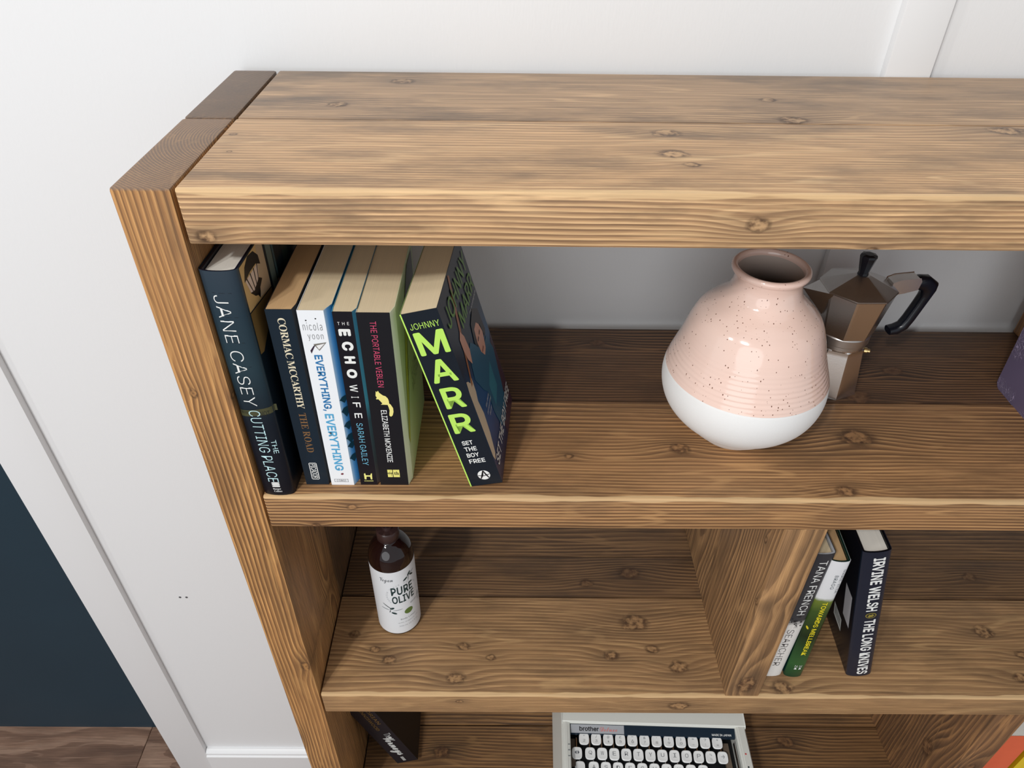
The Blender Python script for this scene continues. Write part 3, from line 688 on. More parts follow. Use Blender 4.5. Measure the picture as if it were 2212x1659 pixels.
lettering('cover_lettering', 'Wise, dreamy\nand impassioned\nGuardian', jf(.0008), (.22, .42, .056, .072), 'h', ink((200, 204, 206)), b)
lettering('cover_lettering', 'SET THE BOY FREE', jf(.0008), (.05, .98, .0155, .0275), 'h', white, b, weight=.01)

# --- lower shelf books
BG2 = 'books beside the divider on the lower shelf'
gy = [grad_mat('grey_spine', 'z', ((0, (232, 230, 226)), (.112, (228, 226, 222)), (.121, (60, 62, 66)), (.24, (52, 54, 60))), .3, .012, 300), cover_mat('grey_back', (40, 42, 48)), cover_mat('grey_front', (60, 62, 68))]
b, mf = hardback('hardback with grey over white spine half hidden behind the lower divider', (.5995, .0290, S2), (0, math.radians(.5), math.radians(0)), .0305, .2440, .156, gy, cover_mat('pale_board', (190, 194, 200)), PG_CREAM, bulge=.005, group=BG2)
lettering('spine_lettering', 'TANA FRENCH', mf, (.0150, .0245, .1330, .2330), 'd', white, b, weight=-.002)
lettering('spine_lettering', 'THE', mf, (.0185, .0225, .1060, .1185), 'd', ink((140, 140, 142)), b, weight=-.01)
lettering('spine_lettering', 'SEARCHER', mf, (.0125, .0210, .0250, .1030), 'd', ink((50, 50, 54)), b, weight=-.012)
for k in range(14):
    random.seed(40+k)
    shape('splatter_print', ellipse(.012+.014*random.random(), .110+.022*random.random(), .0006+.0013*random.random(), .0006+.0013*random.random(), 7), mf, ink((36, 38, 42)), b)

gr = [grad_mat('green_spine', 'z', ((0, (24, 62, 40)), (.03, (44, 92, 48)), (.09, (24, 44, 22)), (.14, (60, 84, 36)), (.160, (108, 124, 50)), (.166, (226, 228, 230)), (.24, (232, 234, 238))), .3, .006, 90),
      grad_mat('green_back', 'z', ((0, (10, 50, 52)), (.14, (14, 26, 26)), (.158, (24, 40, 40)), (.162, (120, 160, 196)), (.185, (130, 150, 176)), (.19, (190, 192, 198)), (.23, (120, 124, 130))), .3, .01, 60), cover_mat('green_front', (48, 62, 34), vary=.4, vscale=60)]
b, mf = hardback('shorter hardback, white over mossy green spine with yellow title, between two darker books', (.6330, .0285, S2), (0, math.radians(-1.1), math.radians(-3)), .0225, .2320, .145, gr, cover_mat('bottle_green_board', (14, 44, 36)), PG_TAN, bulge=.005, group=BG2)
lettering('spine_lettering', 'MARIE-ELSA', mf, (.0175, .0205, .1760, .2180), 'd', ink((70, 84, 90)), b, weight=-.01)
lettering('spine_lettering', 'BRAGG', mf, (.0105, .0145, .1840, .2085), 'd', ink((60, 76, 84)), b, weight=-.005, space=1.1)
lettering('spine_lettering', 'TOWARDS MELLBREAK', mf, (.0095, .0152, .0500, .1590), 'd', ink((240, 222, 44)), b, weight=.012)
for q in ((.008, .0115), (.0135, .017)):
    lettering('spine_lettering', '25', mf, (q[0], q[1], .022, .027), 'd', white, b)
    shape('publisher_mark', [(q[0], .0180), (q[1], .0180), (q[1]-.001, .0212), (q[0]+.001, .0212)], mf, white, b)
shape('leaf_print', ellipse(.004, .108, .0012, .0035, 12, 0, .4), mf, ink((214, 196, 40)), b)

nv = [cover_mat('navy_jacket', (26, 34, 50), .3, .05), cover_mat('black_jacket_back', (16, 17, 26)), cover_mat('navy_jacket_front', (30, 36, 54))]
b, mf = hardback('thick navy hardback with bold white condensed letters leaning left onto the green one', (.7135, .0285, S2+.0004), (0, math.radians(-12.2), math.radians(-3)), .0305, .2480, .158, nv, cover_mat('black_board', (12, 13, 18)), PG_WHITE, bulge=.005, group=BG2)
lettering('spine_lettering', 'IRVINE WELSH', mf, (.0115, .0245, .1400, .2385), 'd', white, b, weight=.026, space=1.04)
lettering('spine_lettering', 'THE LONG KNIVES', mf, (.0115, .0245, .0050, .1235), 'd', white, b, weight=.026, space=1.04)
shape('emblem_print', ellipse(.0180, .1318, .0062, .0052, 28), mf, ink((150, 136, 60)), b)
shape('emblem_print', ellipse(.0180, .1318, .0052, .0043, 28), lambda p: mf(p, .0004), ink((50, 50, 44)), b)
shape('emblem_print', [(.0145, .1300), (.0160, .1345), (.0180, .1330), (.0195, .1350), (.0215, .1320), (.0195, .1305), (.0205, .1290), (.0180, .1300), (.0165, .1285)], lambda p: mf(p, .0005), ink((150, 136, 60)), b)
sd = lambda p: (-.0003, .006+p[0], p[1])
shape('barcode_print', [(.030, .045), (.058, .045), (.058, .070), (.030, .070)], sd, white, b)
for k in range(9): shape('barcode_print', [(.033+.0025*k, .050), (.034+.0025*k, .050), (.034+.0025*k, .068), (.033+.0025*k, .068)], lambda p: (-.0004, .006+p[0], p[1]), blk, b)
shape('cover_panel_print', [(.006, .088), (.028, .088), (.028, .150), (.006, .150)], sd, ink((208, 206, 212)), b)

# --- third shelf: dark book leaning left, and two bright books by the divider
bd = [cover_mat('midnight_jacket', (8, 12, 26), .3), cover_mat('midnight_back', (10, 8, 16)), cover_mat('midnight_front', (6, 7, 12))]
b = paperback('dark midnight blue book with white script title leaning left in the bottom left', (.0985, .0810, S3+.0003), (0, math.radians(-19), math.radians(2)), .0360, .198, .127, *bd, PG_CREAM, 0, 0, .004, group='books in the bottom compartments')
gold = ink((116, 88, 44))
lettering('spine_lettering', 'ADRIAN', flat, (.0245, .0300, .1300, .1850), 'd', gold, b, weight=.01)
lettering('spine_lettering', 'TINNISWOOD', flat, (.0150, .0205, .1120, .1850), 'd', gold, b, weight=.01)
lettering('spine_lettering', 'The', flat, (.0190, .0300, .0850, .1000), 'd', ink((190, 190, 190)), b, weight=.0)
lettering('spine_lettering', script('Verneys'), flat, (.0060, .0290, .0260, .0900), 'd', ink((206, 208, 206)), b, f=F_MATH, weight=.02)
shape('publisher_mark', [(.0130, .0060), (.0180, .0060), (.0180, .0200), (.0130, .0200)], flat, ink((170, 170, 168)), b)
vf = lambda p: (.0360+.0003, p[0], p[1])
shape('cover_art', [(.020, .135), (.032, .100), (.045, .135), (.045, .19), (.020, .19)], vf, ink((86, 22, 96)), b)
lettering('cover_lettering', 'a true story', vf, (.06, .115, .060, .068), 'h', ink((120, 120, 124)), b)

b = paperback('coral red book beside the right divider in the bottom compartment', (.9575, .0160, S3), (0, 0, 0), .0550, .2355, .130, cover_mat('coral_cover', (226, 106, 72), .45, .08), cover_mat('coral_back', (220, 100, 70)), cover_mat('coral_front', (214, 96, 66)), PG_WHITE, 0, 0, .004, group='books in the bottom compartments')
b = paperback('yellow book at the lower right corner, next to the coral red one', (1.0215, .0160, S3), (0, 0, 0), .0300, .225, .130, cover_mat('yellow_cover', (232, 198, 48), .4, .05), cover_mat('dark_yellow_back', (190, 150, 20)), cover_mat('yellow_front', (226, 190, 40)), PG_CREAM, 0, 0, .004, group='books in the bottom compartments')

# --- purple embossed book at the right end of the upper shelf
def embossed():
    m, N, L, b_ = newmat('purple_embossed')
    tc = N.new('ShaderNodeTexCoord')
    nz = N.new('ShaderNodeTexNoise'); nz.inputs['Scale'].default_value = 40; nz.inputs['Detail'].default_value = 1; L.new(tc.outputs['Object'], nz.inputs['Vector'])
    mxv = N.new('ShaderNodeMix'); mxv.data_type = 'RGBA'; mxv.inputs[0].default_value = .25; L.new(tc.outputs['Object'], mxv.inputs[6]); L.new(nz.outputs['Color'], mxv.inputs[7])
    w = N.new('ShaderNodeTexVoronoi'); w.feature = 'DISTANCE_TO_EDGE'; w.inputs['Scale'].default_value = 58; L.new(mxv.outputs[2], w.inputs['Vector'])
    cr_ = N.new('ShaderNodeMapRange'); L.new(w.outputs['Distance'], cr_.inputs[0]); cr_.inputs[1].default_value = .012; cr_.inputs[2].default_value = .05; cr_.inputs[3].default_value = 1; cr_.inputs[4].default_value = 0
    n3 = N.new('ShaderNodeTexNoise'); n3.inputs['Scale'].default_value = 22; L.new(tc.outputs['Object'], n3.inputs['Vector'])
    mr = N.new('ShaderNodeMapRange'); L.new(n3.outputs['Fac'], mr.inputs[0]); mr.inputs[1].default_value = .46; mr.inputs[2].default_value = .54
    mu = N.new('ShaderNodeMath'); mu.operation = 'MULTIPLY'; L.new(cr_.outputs[0], mu.inputs[0]); L.new(mr.outputs[0], mu.inputs[1])
    mc = N.new('ShaderNodeMix'); mc.data_type = 'RGBA'; mc.inputs[6].default_value = rgb(98, 88, 114); mc.inputs[7].default_value = rgb(172, 158, 188); L.new(mu.outputs[0], mc.inputs[0])
    L.new(mc.outputs[2], b_.inputs['Base Color']); b_.inputs['Roughness'].default_value = .5
    bp = N.new('ShaderNodeBump'); bp.inputs['Strength'].default_value = .8; bp.inputs['Distance'].default_value = .001; L.new(mu.outputs[0], bp.inputs['Height']); L.new(bp.outputs[0], b_.inputs['Normal'])
    return m
EM = embossed()
t = thing('journal', 'dark purple journal with raised floral pattern standing at the right edge of the upper shelf', 'book', (.8335, .040, S1), (0, math.radians(-2), 0))
pts = []
def rc(cx, cy, r, a0, a1): return [(cx+r*math.cos(a0+(a1-a0)*i/5), cy+r*math.sin(a0+(a1-a0)*i/5)) for i in range(6)]
pts = rc(.139-.008, .008, .008, -PI/2, 0) + rc(.139-.008, .19, .008, 0, PI/2) + [(0, .198), (0, 0)]
for xx in (0, .0225): link('cover_board', prism_bm([(a, b2) for a, b2 in pts], xx, xx+.003, 'yz', .0008), EM, t)
link('spine', box_bm(0, .0255, -.002, .001, 0, .198, .0009), EM, t)
link('page_block', box_bm(.003, .0225, .001, .135, .003, .195), PG_WHITE, t)

# ------------------------------------------------------------------ vase
def glaze():
    m, N, L, b_ = newmat('pink_speckled_glaze')
    tc = N.new('ShaderNodeTexCoord'); mp = N.new('ShaderNodeMapping'); mp.inputs['Scale'].default_value = (1, 1, .62); L.new(tc.outputs['Object'], mp.inputs['Vector'])
    v = N.new('ShaderNodeTexVoronoi'); v.inputs['Scale'].default_value = 480; L.new(mp.outputs[0], v.inputs['Vector'])
    wn = N.new('ShaderNodeSeparateColor'); L.new(v.outputs['Color'], wn.inputs[0])
    rad = N.new('ShaderNodeMapRange'); L.new(wn.outputs[0], rad.inputs[0]); rad.inputs[1].default_value = .62; rad.inputs[2].default_value = 1; rad.inputs[3].default_value = 0; rad.inputs[4].default_value = .27
    lt = N.new('ShaderNodeMath'); lt.operation = 'LESS_THAN'; L.new(v.outputs['Distance'], lt.inputs[0]); L.new(rad.outputs[0], lt.inputs[1])
    nz = N.new('ShaderNodeTexNoise'); nz.inputs['Scale'].default_value = 14; nz.inputs['Detail'].default_value = 3; L.new(tc.outputs['Object'], nz.inputs['Vector'])
    c1 = N.new('ShaderNodeMix'); c1.data_type = 'RGBA'; c1.inputs[6].default_value = rgb(244, 206, 190); c1.inputs[7].default_value = rgb(240, 216, 204); L.new(nz.outputs['Fac'], c1.inputs[0])
    c2 = N.new('ShaderNodeMix'); c2.data_type = 'RGBA'; c2.inputs[7].default_value = rgb(122, 82, 66); L.new(c1.outputs[2], c2.inputs[6]); L.new(lt.outputs[0], c2.inputs[0])
    L.new(c2.outputs[2], b_.inputs['Base Color']); b_.inputs['Roughness'].default_value = .12; b_.inputs['Coat Weight'].default_value = .4; b_.inputs['Coat Roughness'].default_value = .05
    w = N.new('ShaderNodeTexNoise'); w.inputs['Scale'].default_value = 1; mp2 = N.new('ShaderNodeMapping'); mp2.inputs['Scale'].default_value = (14, 14, 230); L.new(tc.outputs['Object'], mp2.inputs['Vector']); L.new(mp2.outputs[0], w.inputs['Vector'])
    bp = N.new('ShaderNodeBump'); bp.inputs['Strength'].default_value = .22; bp.inputs['Distance'].default_value = .0012; L.new(w.outputs['Fac'], bp.inputs['Height']); L.new(bp.outputs[0], b_.inputs['Normal'])
    return m
vz = thing('vase', 'squat bulbous pink glazed vase with speckles and a matt white base', 'vase', (.5102, .1009, S1))
ctrl = [(.030, 0), (.0340, .0014), (.0385, .0060), (.0470, .0140), (.0560, .0235), (.0655, .0330), (.0735, .0440), (.0782, .0560), (.0800, .0690), (.0785, .0820), (.0735, .0970), (.0690, .1100), (.0655, .1220), (.0620, .1330), (.0570, .1440), (.0490, .1530), (.0395, .1620), (.0338, .1690), (.0310, .1765), (.0306, .1830), (.0318, .1880)]
P = smooth_prof(ctrl, 180)
ZB = .0832
def ridge(r, z, a):
    w = max(0, min(1, (z-ZB)/.004))*max(0, min(1, (.125-z)/.025))
    return r + .0002*w*(.6+.4*math.sin(a+2.6))*math.sin(z*2*PI/.0047 + .8*math.sin(a*2+1)+.7*math.sin(a*5))
low = [p for p in P if p[1] < ZB] + [(.0779, ZB)]
lowin = [(r-.004, z+.004 if i < 3 else z) for i, (r, z) in enumerate(low[::6])]
bm = lathe_bm([(0, 0)] + low, 96)
link('matte_base', bm, plain('matt_white_clay', (.86, .86, .85, 1), .75, bump=.15, bscale=900, vary=.02, vscale=60), vz, sharp=50)
hi = [(.0784, ZB)] + [p for p in P if p[1] > ZB+.0005]
fine = []
for (r0, z0), (r1, z1) in zip(hi, hi[1:]):
    for i in range(3): fine.append((r0+(r1-r0)*i/3, z0+(z1-z0)*i/3))
lip = [(.0318, .1880), (.0340, .1898), (.0350, .1922), (.0345, .1945), (.0325, .1958), (.0302, .1952), (.0290, .1930), (.0286, .1900)]
inner = [(.0286, .1902), (.0282, .1850), (.0286, .1770), (.0322, .1680), (.0400, .1590), (.0500, .1480), (.0570, .1370), (.0620, .1200), (.0680, .1000), (.072, .080), (.070, .060), (.055, .03), (.03, .012), (0, .010)]
bm = lathe_bm(fine + lip, 96, rfun=ridge)
link('glazed_body', bm, glaze(), vz, sharp=50)
link('inner_wall', lathe_bm(inner, 72), plain('inner_glaze', rgb(206, 192, 182), .25, vary=.05), vz, sharp=50)

# ------------------------------------------------------------------ moka pot
STEEL = plain('brushed_aluminium', (.74, .71, .68, 1), .26, 1., bump=.04, bscale=700, vary=.05, vscale=40)
STEEL2 = plain('dull_aluminium', (.62, .60, .58, 1), .34, 1., bump=.05, bscale=500, vary=.08, vscale=60)
BLACK = plain('black_plastic', rgb(14, 18, 28), .25)
BRASS = plain('brass', (.85, .66, .32, 1), .25, 1.)
mk = thing('moka_pot', 'eight-sided aluminium stovetop coffee maker with black handle behind the pink vase', 'coffee pot', (.6401, .1848, S1))
c8 = math.cos(PI/8)
def octr(R, a, ph):           # radius to the octagon's side, R = radius at a corner
    d = ((a-ph) % (PI/4)) - PI/8
    return R*c8/math.cos(d)
phl, phu = -1.5628, -1.9454
NS = 96
def low_r(r, z, a):
    R = .0347 + (.0273-.0347)*min(1, z/.0536)
    s = octr(R, a-0.0, phl)
    cone = .0262 + max(0, (.0600-z))*.35
    if z > .0585: return .0262
    return min(s, cone) if z > .030 else s
prof = [(1, 0)] + [(1, .0006+.058*i/40) for i in range(41)] + [(1, .0600)]
bm = lathe_bm(prof, NS, rfun=low_r)
bm.verts.ensure_lookup_table(); bm.faces.new([bm.verts[i] for i in range(NS)][::-1])
link('water_chamber', bm, STEEL, mk, sharp=9)
link('collar_ring', lathe_bm([(.0262, .0590), (.0262, .0625), (.0270, .0630), (.0270, .0640), (.0280, .0650), (.0282, .0735), (.0275, .0748), (0, .0748)], 64), STEEL2, mk)
def up_r(r, z, a):
    R = .0296 + (.0381-.0296)*(z-.0748)/(.1265-.0748)
    return octr(R, a, phu)
pr_ = [(1, .0748), (1, .0752), (1, .1255)]
bm = lathe_bm(pr_ , NS, rfun=up_r)
# spout opposite the handle
HD = .08
link('coffee_chamber', bm, STEEL, mk, sharp=9)
sdx, sdy = math.cos(HD+PI), math.sin(HD+PI)
bm = bmesh.new()
tip = Vector((sdx*.060, sdy*.060, .1262)); side = Vector((-sdy, sdx, 0))
r0 = Vector((sdx*.034, sdy*.034, 0))
a1 = r0+side*.016+Vector((0, 0, .1262)); a2 = r0-side*.016+Vector((0, 0, .1262)); lowp = r0*.9+Vector((0, 0, .092))
vs = [bm.verts.new(v) for v in (tip, a1, a2, lowp)]
bm.faces.new((vs[0], vs[1], vs[3])); bm.faces.new((vs[0], vs[3], vs[2])); bm.faces.new((vs[1], vs[2], vs[3])); bm.faces.new((vs[0], vs[2], vs[1]))
link('spout', bm, STEEL, mk)
def lid_r(r, z, a): return octr(r, a, phu) if r > .001 else r
bm = lathe_bm([(.0372, .1255), (.0388, .1256), (.0392, .1266), (.0385, .1273), (.0088, .1395), (.0075, .1400), (0, .1400)], NS, rfun=lid_r)
link('lid', bm, STEEL2, mk, sharp=9)
def kn_r(r, z, a): return octr(r, a, phu)*(1.0 if True else 1)
link('knob', lathe_bm([(0, .1398), (.0056, .1399), (.0050, .1425), (.0085, .1600), (.0080, .1622), (.0045, .1632), (0, .1632)], NS, rfun=lambda r, z, a: octr(r, a, phu)), BLACK, mk, sharp=9)
hr = thing_rot = Matrix.Rotation(HD, 3, 'Z')
def radial(pts, w, z_off=0, bev=.0018):
    bm = prism_bm(pts, -w/2, w/2, 'xz', bev, 2); bmesh.ops.rotate(bm, verts=bm.verts, matrix=hr); return bm
link('hinge', radial([(.0330, .1262), (.0330, .1315), (.0400, .1345), (.0600, .1360), (.0620, .1325), (.0610, .1235), (.0480, .1200), (.0360, .1180)], .0145, bev=.0008), STEEL, mk, sharp=20)
secs = [((.0560, .1205), (.0560, .1330)), ((.0640, .1205), (.0640, .1362)), ((.0690, .1190), (.0735, .1358)), ((.0712, .1150), (.0850, .1280)), ((.0706, .1090), (.0852, .1210)), ((.0685, .1000), (.0808, .1060)),
        ((.0640, .0840), (.0742, .0830)), ((.0610, .0765), (.0700, .0720)), ((.0560, .0740), (.0610, .0650)), ((.0505, .0722), (.0515, .0645))]
def loft(secs, hw, n=16, e=3.2):
    bm = bmesh.new(); rows = []
    for (ir, iz), (orr, oz) in secs:
        cr_, cz_ = (ir+orr)/2, (iz+oz)/2; dr, dz = (orr-ir)/2, (oz-iz)/2; row = []
        for i in range(n):
            a = 2*PI*i/n; c_, s_ = math.cos(a), math.sin(a); k = (abs(c_)**e+abs(s_)**e)**(-1/e)
            row.append(bm.verts.new((cr_+dr*c_*k, hw*s_*k, cz_+dz*c_*k)))
        rows.append(row)
    for a_, b_ in zip(rows, rows[1:]):
        for i in range(n): bm.faces.new((a_[i], a_[(i+1) % n], b_[(i+1) % n], b_[i]))
    bm.faces.new(rows[0]); bm.faces.new(rows[-1][::-1]); return bm
bm = loft(secs, .0066); bmesh.ops.rotate(bm, verts=bm.verts, matrix=hr)
link('handle', bm, BLACK, mk, sharp=45)
bm = lathe_bm([(0, 0), (.0032, 0), (.0032, .003), (.0022, .0035), (.0022, .006), (.0012, .0065), (0, .0066)], 12)
va = math.radians(-18)
bmesh.ops.rotate(bm, verts=bm.verts, matrix=Matrix.Rotation(PI/2, 3, 'Y')); bmesh.ops.translate(bm, verts=bm.verts, vec=(.0270, 0, .0500))
bmesh.ops.rotate(bm, verts=bm.verts, matrix=Matrix.Rotation(va, 3, 'Z'))
link('safety_valve', bm, BRASS, mk)

# ------------------------------------------------------------------ bottle
bt = thing('pump_bottle', 'amber glass pump bottle with a white printed label on the lower shelf', 'bottle', (.1298, .1123, S2))
RB = .0283
AMB = plain('dark_amber_glass', rgb(26, 9, 10), .06, coat=.3)
pb = [(0, 0), (.0255, 0), (.0275, .0008), (RB, .003), (RB, .1360)] + smooth_prof([(RB, .1360), (.0276, .1440), (.0255, .1520), (.0215, .1595), (.0165, .1650), (.0130, .1680), (.0122, .1700)], 30) + [(.0122, .1760), (0, .1760)]
link('glass_body', lathe_bm(pb, 72), AMB, bt, sharp=50)
COLL = plain('dark_brown_plastic', rgb(58, 40, 38), .35)
link('pump_collar', lathe_bm([(.0136, .1695), (.0140, .1700), (.0140, .1830), (.0130, .1845), (.0065, .1850), (.0062, .1900), (0, .1900)], 48, rfun=lambda r, z, a: r + (.00012*math.sin(a*40) if .170 < z < .184 and r > .0135 else 0)), COLL, bt, sharp=50)
BP = plain('black_pump_plastic', rgb(28, 18, 22), .3)
hd = link('pump_head', lathe_bm([(.0045, .1880), (.0045, .2040), (.0095, .2045), (.0100, .2060), (.0100, .2120), (.0085, .2150), (0, .2155)], 40), BP, bt)
bm = prism_bm([(0, .2070), (.036, .2065), (.040, .2030), (.042, .2035), (.038, .2100), (.0, .2140)], -.004, .004, 'xz', .001); bmesh.ops.rotate(bm, verts=bm.verts, matrix=Matrix.Rotation(2.2, 3, 'Z')); link('nozzle', bm, BP, hd)
lp = []
RL = RB+.00025
bm = bmesh.new(); rows = []
a0, a1 = math.radians(-57-172), math.radians(-57+172)
for z in (.0045, .1333): rows.append([bm.verts.new((RL*math.cos(a0+(a1-a0)*i/96), RL*math.sin(a0+(a1-a0)*i/96), z)) for i in range(97)])
for i in range(96): bm.faces.new((rows[0][i], rows[0][i+1], rows[1][i+1], rows[1][i]))
lb = link('label', bm, plain('white_label_paper', rgb(232, 236, 240), .45, vary=.01), bt)
FA = math.radians(-57)
def lm_(e=.00015):
    def f(p):
        a = FA + p[0]/RL; return ((RL+e)*math.cos(a), (RL+e)*math.sin(a), p[1])
    return f
L_ = lm_(); dg_ = ink((22, 56, 60)); gg = ink((110, 116, 120))
lettering('label_lettering', 'PURE', L_, (-.0165, .0135, .0870, .1030), 'h', dg_, lb, weight=.022, space=1.05)
lettering('label_lettering', 'OLIVE', L_, (-.0165, .0150, .0700, .0850), 'h', dg_, lb, weight=.022, space=1.05)
lettering('label_lettering', script('Vegan'), L_, (-.0290, -.0120, .1120, .1235), 'h', ink((90, 96, 102)), lb, f=F_MATH, weight=-.02)
shape('label_print', ellipse(.0035, .0480, .0062, .0056, 28), L_, ink((96, 124, 62)), lb)
lettering('label_lettering', 'Body Lotion', L_, (-.0090, .0130, .0330, .0362), 'h', gg, lb)
lettering('label_lettering', 'with organic oil', L_, (-.0130, .0170, .0260, .0286), 'h', ink((160, 164, 168)), lb)
lettering('label_lettering', '300 ml 10.1 fl oz', L_, (-.0120, .0160, .0190, .0216), 'h', ink((160, 164, 168)), lb)
def leafp(cx, cz, l, w, ang, m_): shape('olive_print', ellipse(cx, cz, l, w, 10, 0, ang), L_, m_, lb)
lg = ink((150, 156, 160))
for cx, cz, l, w, ang, m_ in ((.0040, .1130, .0040, .0016, .6, dg_), (.0100, .1190, .0042, .0017, .9, dg_), (.0140, .1140, .0038, .0015, -.6, dg_), (.0085, .1120, .0050, .0008, 1.4, lg), (.0150, .1180, .0050, .0008, .3, lg),
                              (-.0180, .0600, .0034, .0019, .5, dg_), (-.0160, .0500, .0040, .0018, -.5, dg_), (-.0240, .0640, .0080, .0009, -.7, gg), (-.0270, .0580, .0060, .0008, -.2, lg), (-.0110, .0560, .0070, .0007, .1, lg), (-.0210, .0540, .0030, .0008, 1.3, gg),
                              (.0230, .0640, .0036, .0014, 1.0, gg), (.0250, .0560, .0060, .0007, 1.2, lg), (.0210, .0580, .0050, .0006, 1.6, lg)):
    leafp(cx, cz, l, w, ang, m_)
cxx = 'PREMIUM OLIVE OIL CARE FAMILY'
for i, ch in enumerate(cxx):
    if ch == ' ': continue
    a = math.radians(215 - i*9.4); r = .0215
    uv, fs = text_mesh(ch, F_SANS, -.01)
    ca, sa = math.cos(a-PI/2), math.sin(a-PI/2); cx, cz = -.0010+r*math.cos(a), .0860+r*math.sin(a)*1.0
    vs = [L_((cx+((u-.5)*.0017)*ca-((v-.5)*.0022)*sa, cz+((u-.5)*.0017)*sa+((v-.5)*.0022)*ca)) for u, v in uv]
    flat_mesh('label_lettering', vs, fs, lg, lb)
lettering('label_lettering', 'with care', L_, (.0070, .0180, .0595, .0630), 'h', gg, lb)

# ------------------------------------------------------------------ typewriter
tw = thing('typewriter', 'vintage white portable typewriter with white square keys on the lowest visible shelf', 'typewriter', (.3525, .0, S3), (0, 0, math.radians(-1.54)))
SH = plain('off_white_shell', rgb(222, 223, 216), .38, bump=.05, bscale=900, vary=.02)
TB = plain('black_well', rgb(10, 12, 16), .5); NAVY = plain('navy_strip', rgb(14, 34, 50), .3); SILV = plain('silver_plate', rgb(180, 184, 190), .35, .3)
KEY = plain('white_key_plastic', rgb(236, 237, 236), .28); CHR = plain('chrome', (.8, .8, .82, 1), .12, 1.)
YF, YB = -.048, .272
link('base_pan', box_bm(.006, .300, YF+.01, YB-.004, .004, .034, .003), TB, tw)
sl = prism_bm([(.000, .004), (.0115, .0690), (.0145, .0715), (.0215, .0715), (.0248, .0690), (.0248, .004)], YF, YB, 'xz', .0015)
link('side_panel', sl, SH, tw, sharp=30)
sr = prism_bm([(.3085, .004), (.3105, .0650), (.3070, .0715), (.2960, .0715), (.2925, .0690), (.2925, .004)], YF, YB, 'xz', .0015)
link('side_panel', sr, SH, tw, sharp=30)
link('hood', prism_bm([(.1175, .0560), (.1165, .0700), (.1185, .0730), (.165, .0800), (.235, .0860), (.265, .080), (YB, .060), (YB, .020), (.20, .020)], .0120, .3095, 'yz', .0015), SH, tw, sharp=30)
link('front_rail', prism_bm([(YF, .004), (YF, .030), (YF+.006, .038), (YF+.018, .040), (YF+.018, .004)], .0240, .294, 'yz', .001), SH, tw, sharp=30)
link('navy_strip', prism_bm([(.1035, .0615), (.1165, .0665), (.1165, .0600), (.1035, .0560)], .0250, .2925, 'yz'), NAVY, tw)
def tp(e=.0003):
    def f(p):   # p = (x, distance up the strip)
        s = p[1]; return (p[0], .1035+s*.933, .0615+s*.359+e)
    return f
shape('name_plate', [(.0265, .0005), (.1130, .0005), (.1130, .0132), (.0265, .0132)], tp(.0002), SILV, tw)
lettering('plate_lettering', 'brother', tp(.0005), (.0405, .0720, .0036, .0102), 'h', blk, tw, weight=.02)
lettering('plate_lettering', script('Deluxe'), tp(.0005), (.0740, .1020, .0036, .0100), 'h', ink((214, 120, 116)), tw, f=F_MATH, weight=-.015)
lettering('plate_lettering', 'MADE IN JAPAN', tp(.0005), (.2550, .2860, .0020, .0052), 'h', white, tw, weight=.01)
link('key_guide', box_bm(.0250, .0340, .060, .1020, .040, .046), plain('bronze_guide', rgb(92, 80, 70), .4), tw)
link('key_guide', box_bm(.2740, .2830, .060, .1020, .040, .046), plain('bronze_guide_right', rgb(110, 96, 82), .4), tw)
link('margin_rod', box_bm(.2892, .2910, .020, .098, .052, .060, .0005), CHR, tw)
def keycap_mesh():
    bm = bmesh.new(); n = 24; rows = []
    def sq(a, hw, hd, e=3.6):
        c, s = math.cos(a), math.sin(a); k = (abs(c)**e+abs(s)**e)**(-1/e); return hw*k*c, hd*k*s
    for hw, hd_, z in ((.0062, .0070, -.0065), (.0078, .0088, -.0045), (.0082, .0092, -.0012), (.0077, .0086, .0002), (.0068, .0076, .0), (.0040, .0045, -.0005)):
        rows.append([bm.verts.new((*sq(2*PI*i/n, hw, hd_), z)) for i in range(n)])
    for a, b2 in zip(rows, rows[1:]):
        for i in range(n): bm.faces.new((a[i], a[(i+1) % n], b2[(i+1) % n], b2[i]))
    bm.faces.new(rows[0][::-1]); bm.faces.new(rows[-1])
    bmesh.ops.recalc_face_normals(bm, faces=bm.faces)
    me = bpy.data.meshes.new('key')
    for f in bm.faces: f.smooth = True
    bm.to_mesh(me); bm.free(); me.materials.append(KEY); return me
KM = keycap_mesh()
rodm = None
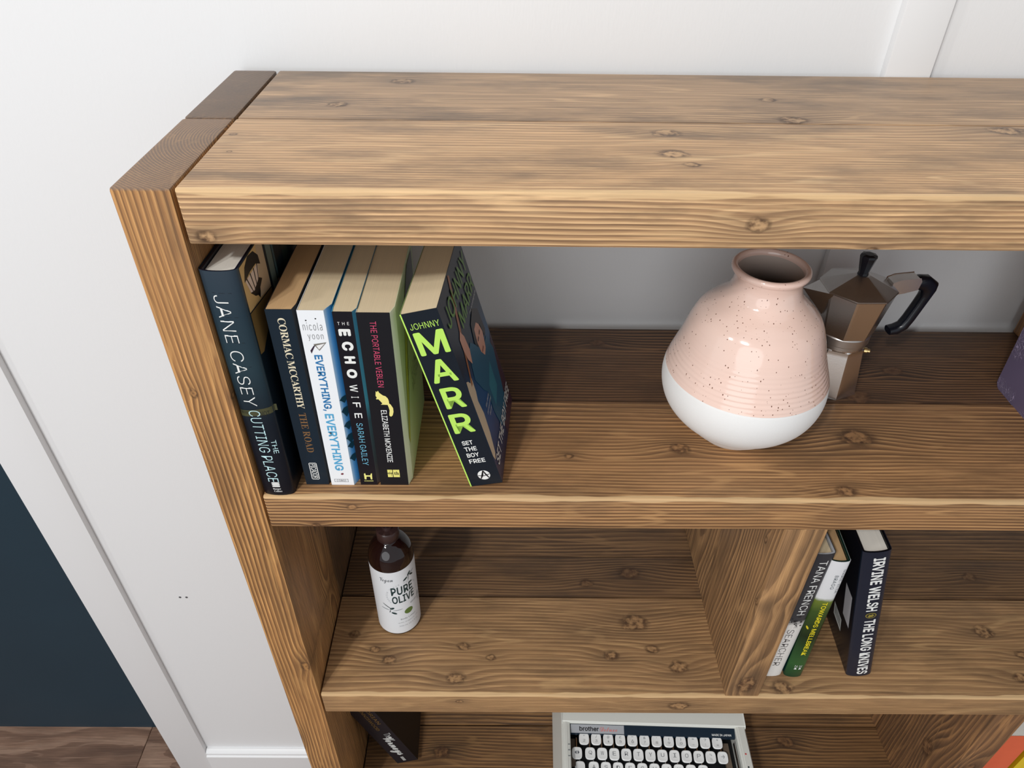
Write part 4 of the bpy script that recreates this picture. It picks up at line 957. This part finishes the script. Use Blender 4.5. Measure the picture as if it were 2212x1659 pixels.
def row_keys(xs, y_, z, legends, tilt=math.radians(9)):
    global rodm
    for x, lg_ in zip(xs, legends):
        k = bpy.data.objects.new('key', KM); COL.objects.link(k); k.parent = tw; k.location = (x, y_, z); k.rotation_euler = (tilt, 0, 0)
        if rodm is None:
            r = link('key_lever', box_bm(-.001, .001, -.002, .030, -.022, -.006), CHR, k); rodm = r.data
        else:
            r = bpy.data.objects.new('key_lever', rodm); COL.objects.link(r); r.parent = k
        if lg_:
            wd = .0052 if len(lg_) < 3 else .0075
            two = '\n' in lg_
            lettering('legend', lg_, lambda p: (p[0], p[1], .00025), (-wd/2 if not two else -.0018, wd/2 if not two else .0018, -.0022 if not two else -.0048, .0036 if not two else .0050), 'h', ink((96, 100, 106)), k, weight=-.01)
x1 = [.0479+.01952*i for i in range(12)]
row_keys(x1, .0967, .0590, ['"\n2', '/\n3', '@\n4', '£\n5', '_\n6', '&\n7', "'\n8", '(\n9', ')\n0', '*\n-', '?\n:', '+\n='])
row_keys([.0363] + [.0575+.01926*i for i in range(12)], .0772, .0510, ['◄ ►', 'Q', 'W', 'E', 'R', 'T', 'Y', 'U', 'I', 'O', 'P', '¾\n½', '→'])
row_keys([.0408, ] + [.0628+.0193*i for i in range(11)], .0587, .0430, ['', 'A', 'S', 'D', 'F', 'G', 'H', 'J', 'K', 'L', '%\n;'])
row_keys([.0720+.0193*i for i in range(10)], .0400, .0350, list('ZXCVBNM,./'))
link('space_bar', box_bm(.085, .235, .010, .022, .022, .030, .002), KEY, tw)
for z, c in ((.0690, (206, 60, 60)), (.0490, (22, 44, 44))):
    bm = lathe_bm([(0, 0), (.0013, 0), (.0013, .0004), (0, .0006)], 12); bmesh.ops.translate(bm, verts=bm.verts, vec=(.3005, z+.005, .0714)); link('marker_dot', bm, ink(c), tw)
for k in range(3):
    shape('side_print', [(.0205, .062+.009*k), (.0240, .062+.009*k), (.0240, .0632+.009*k), (.0205, .0632+.009*k)], lambda p: (p[0], p[1], .0718), gg, tw)
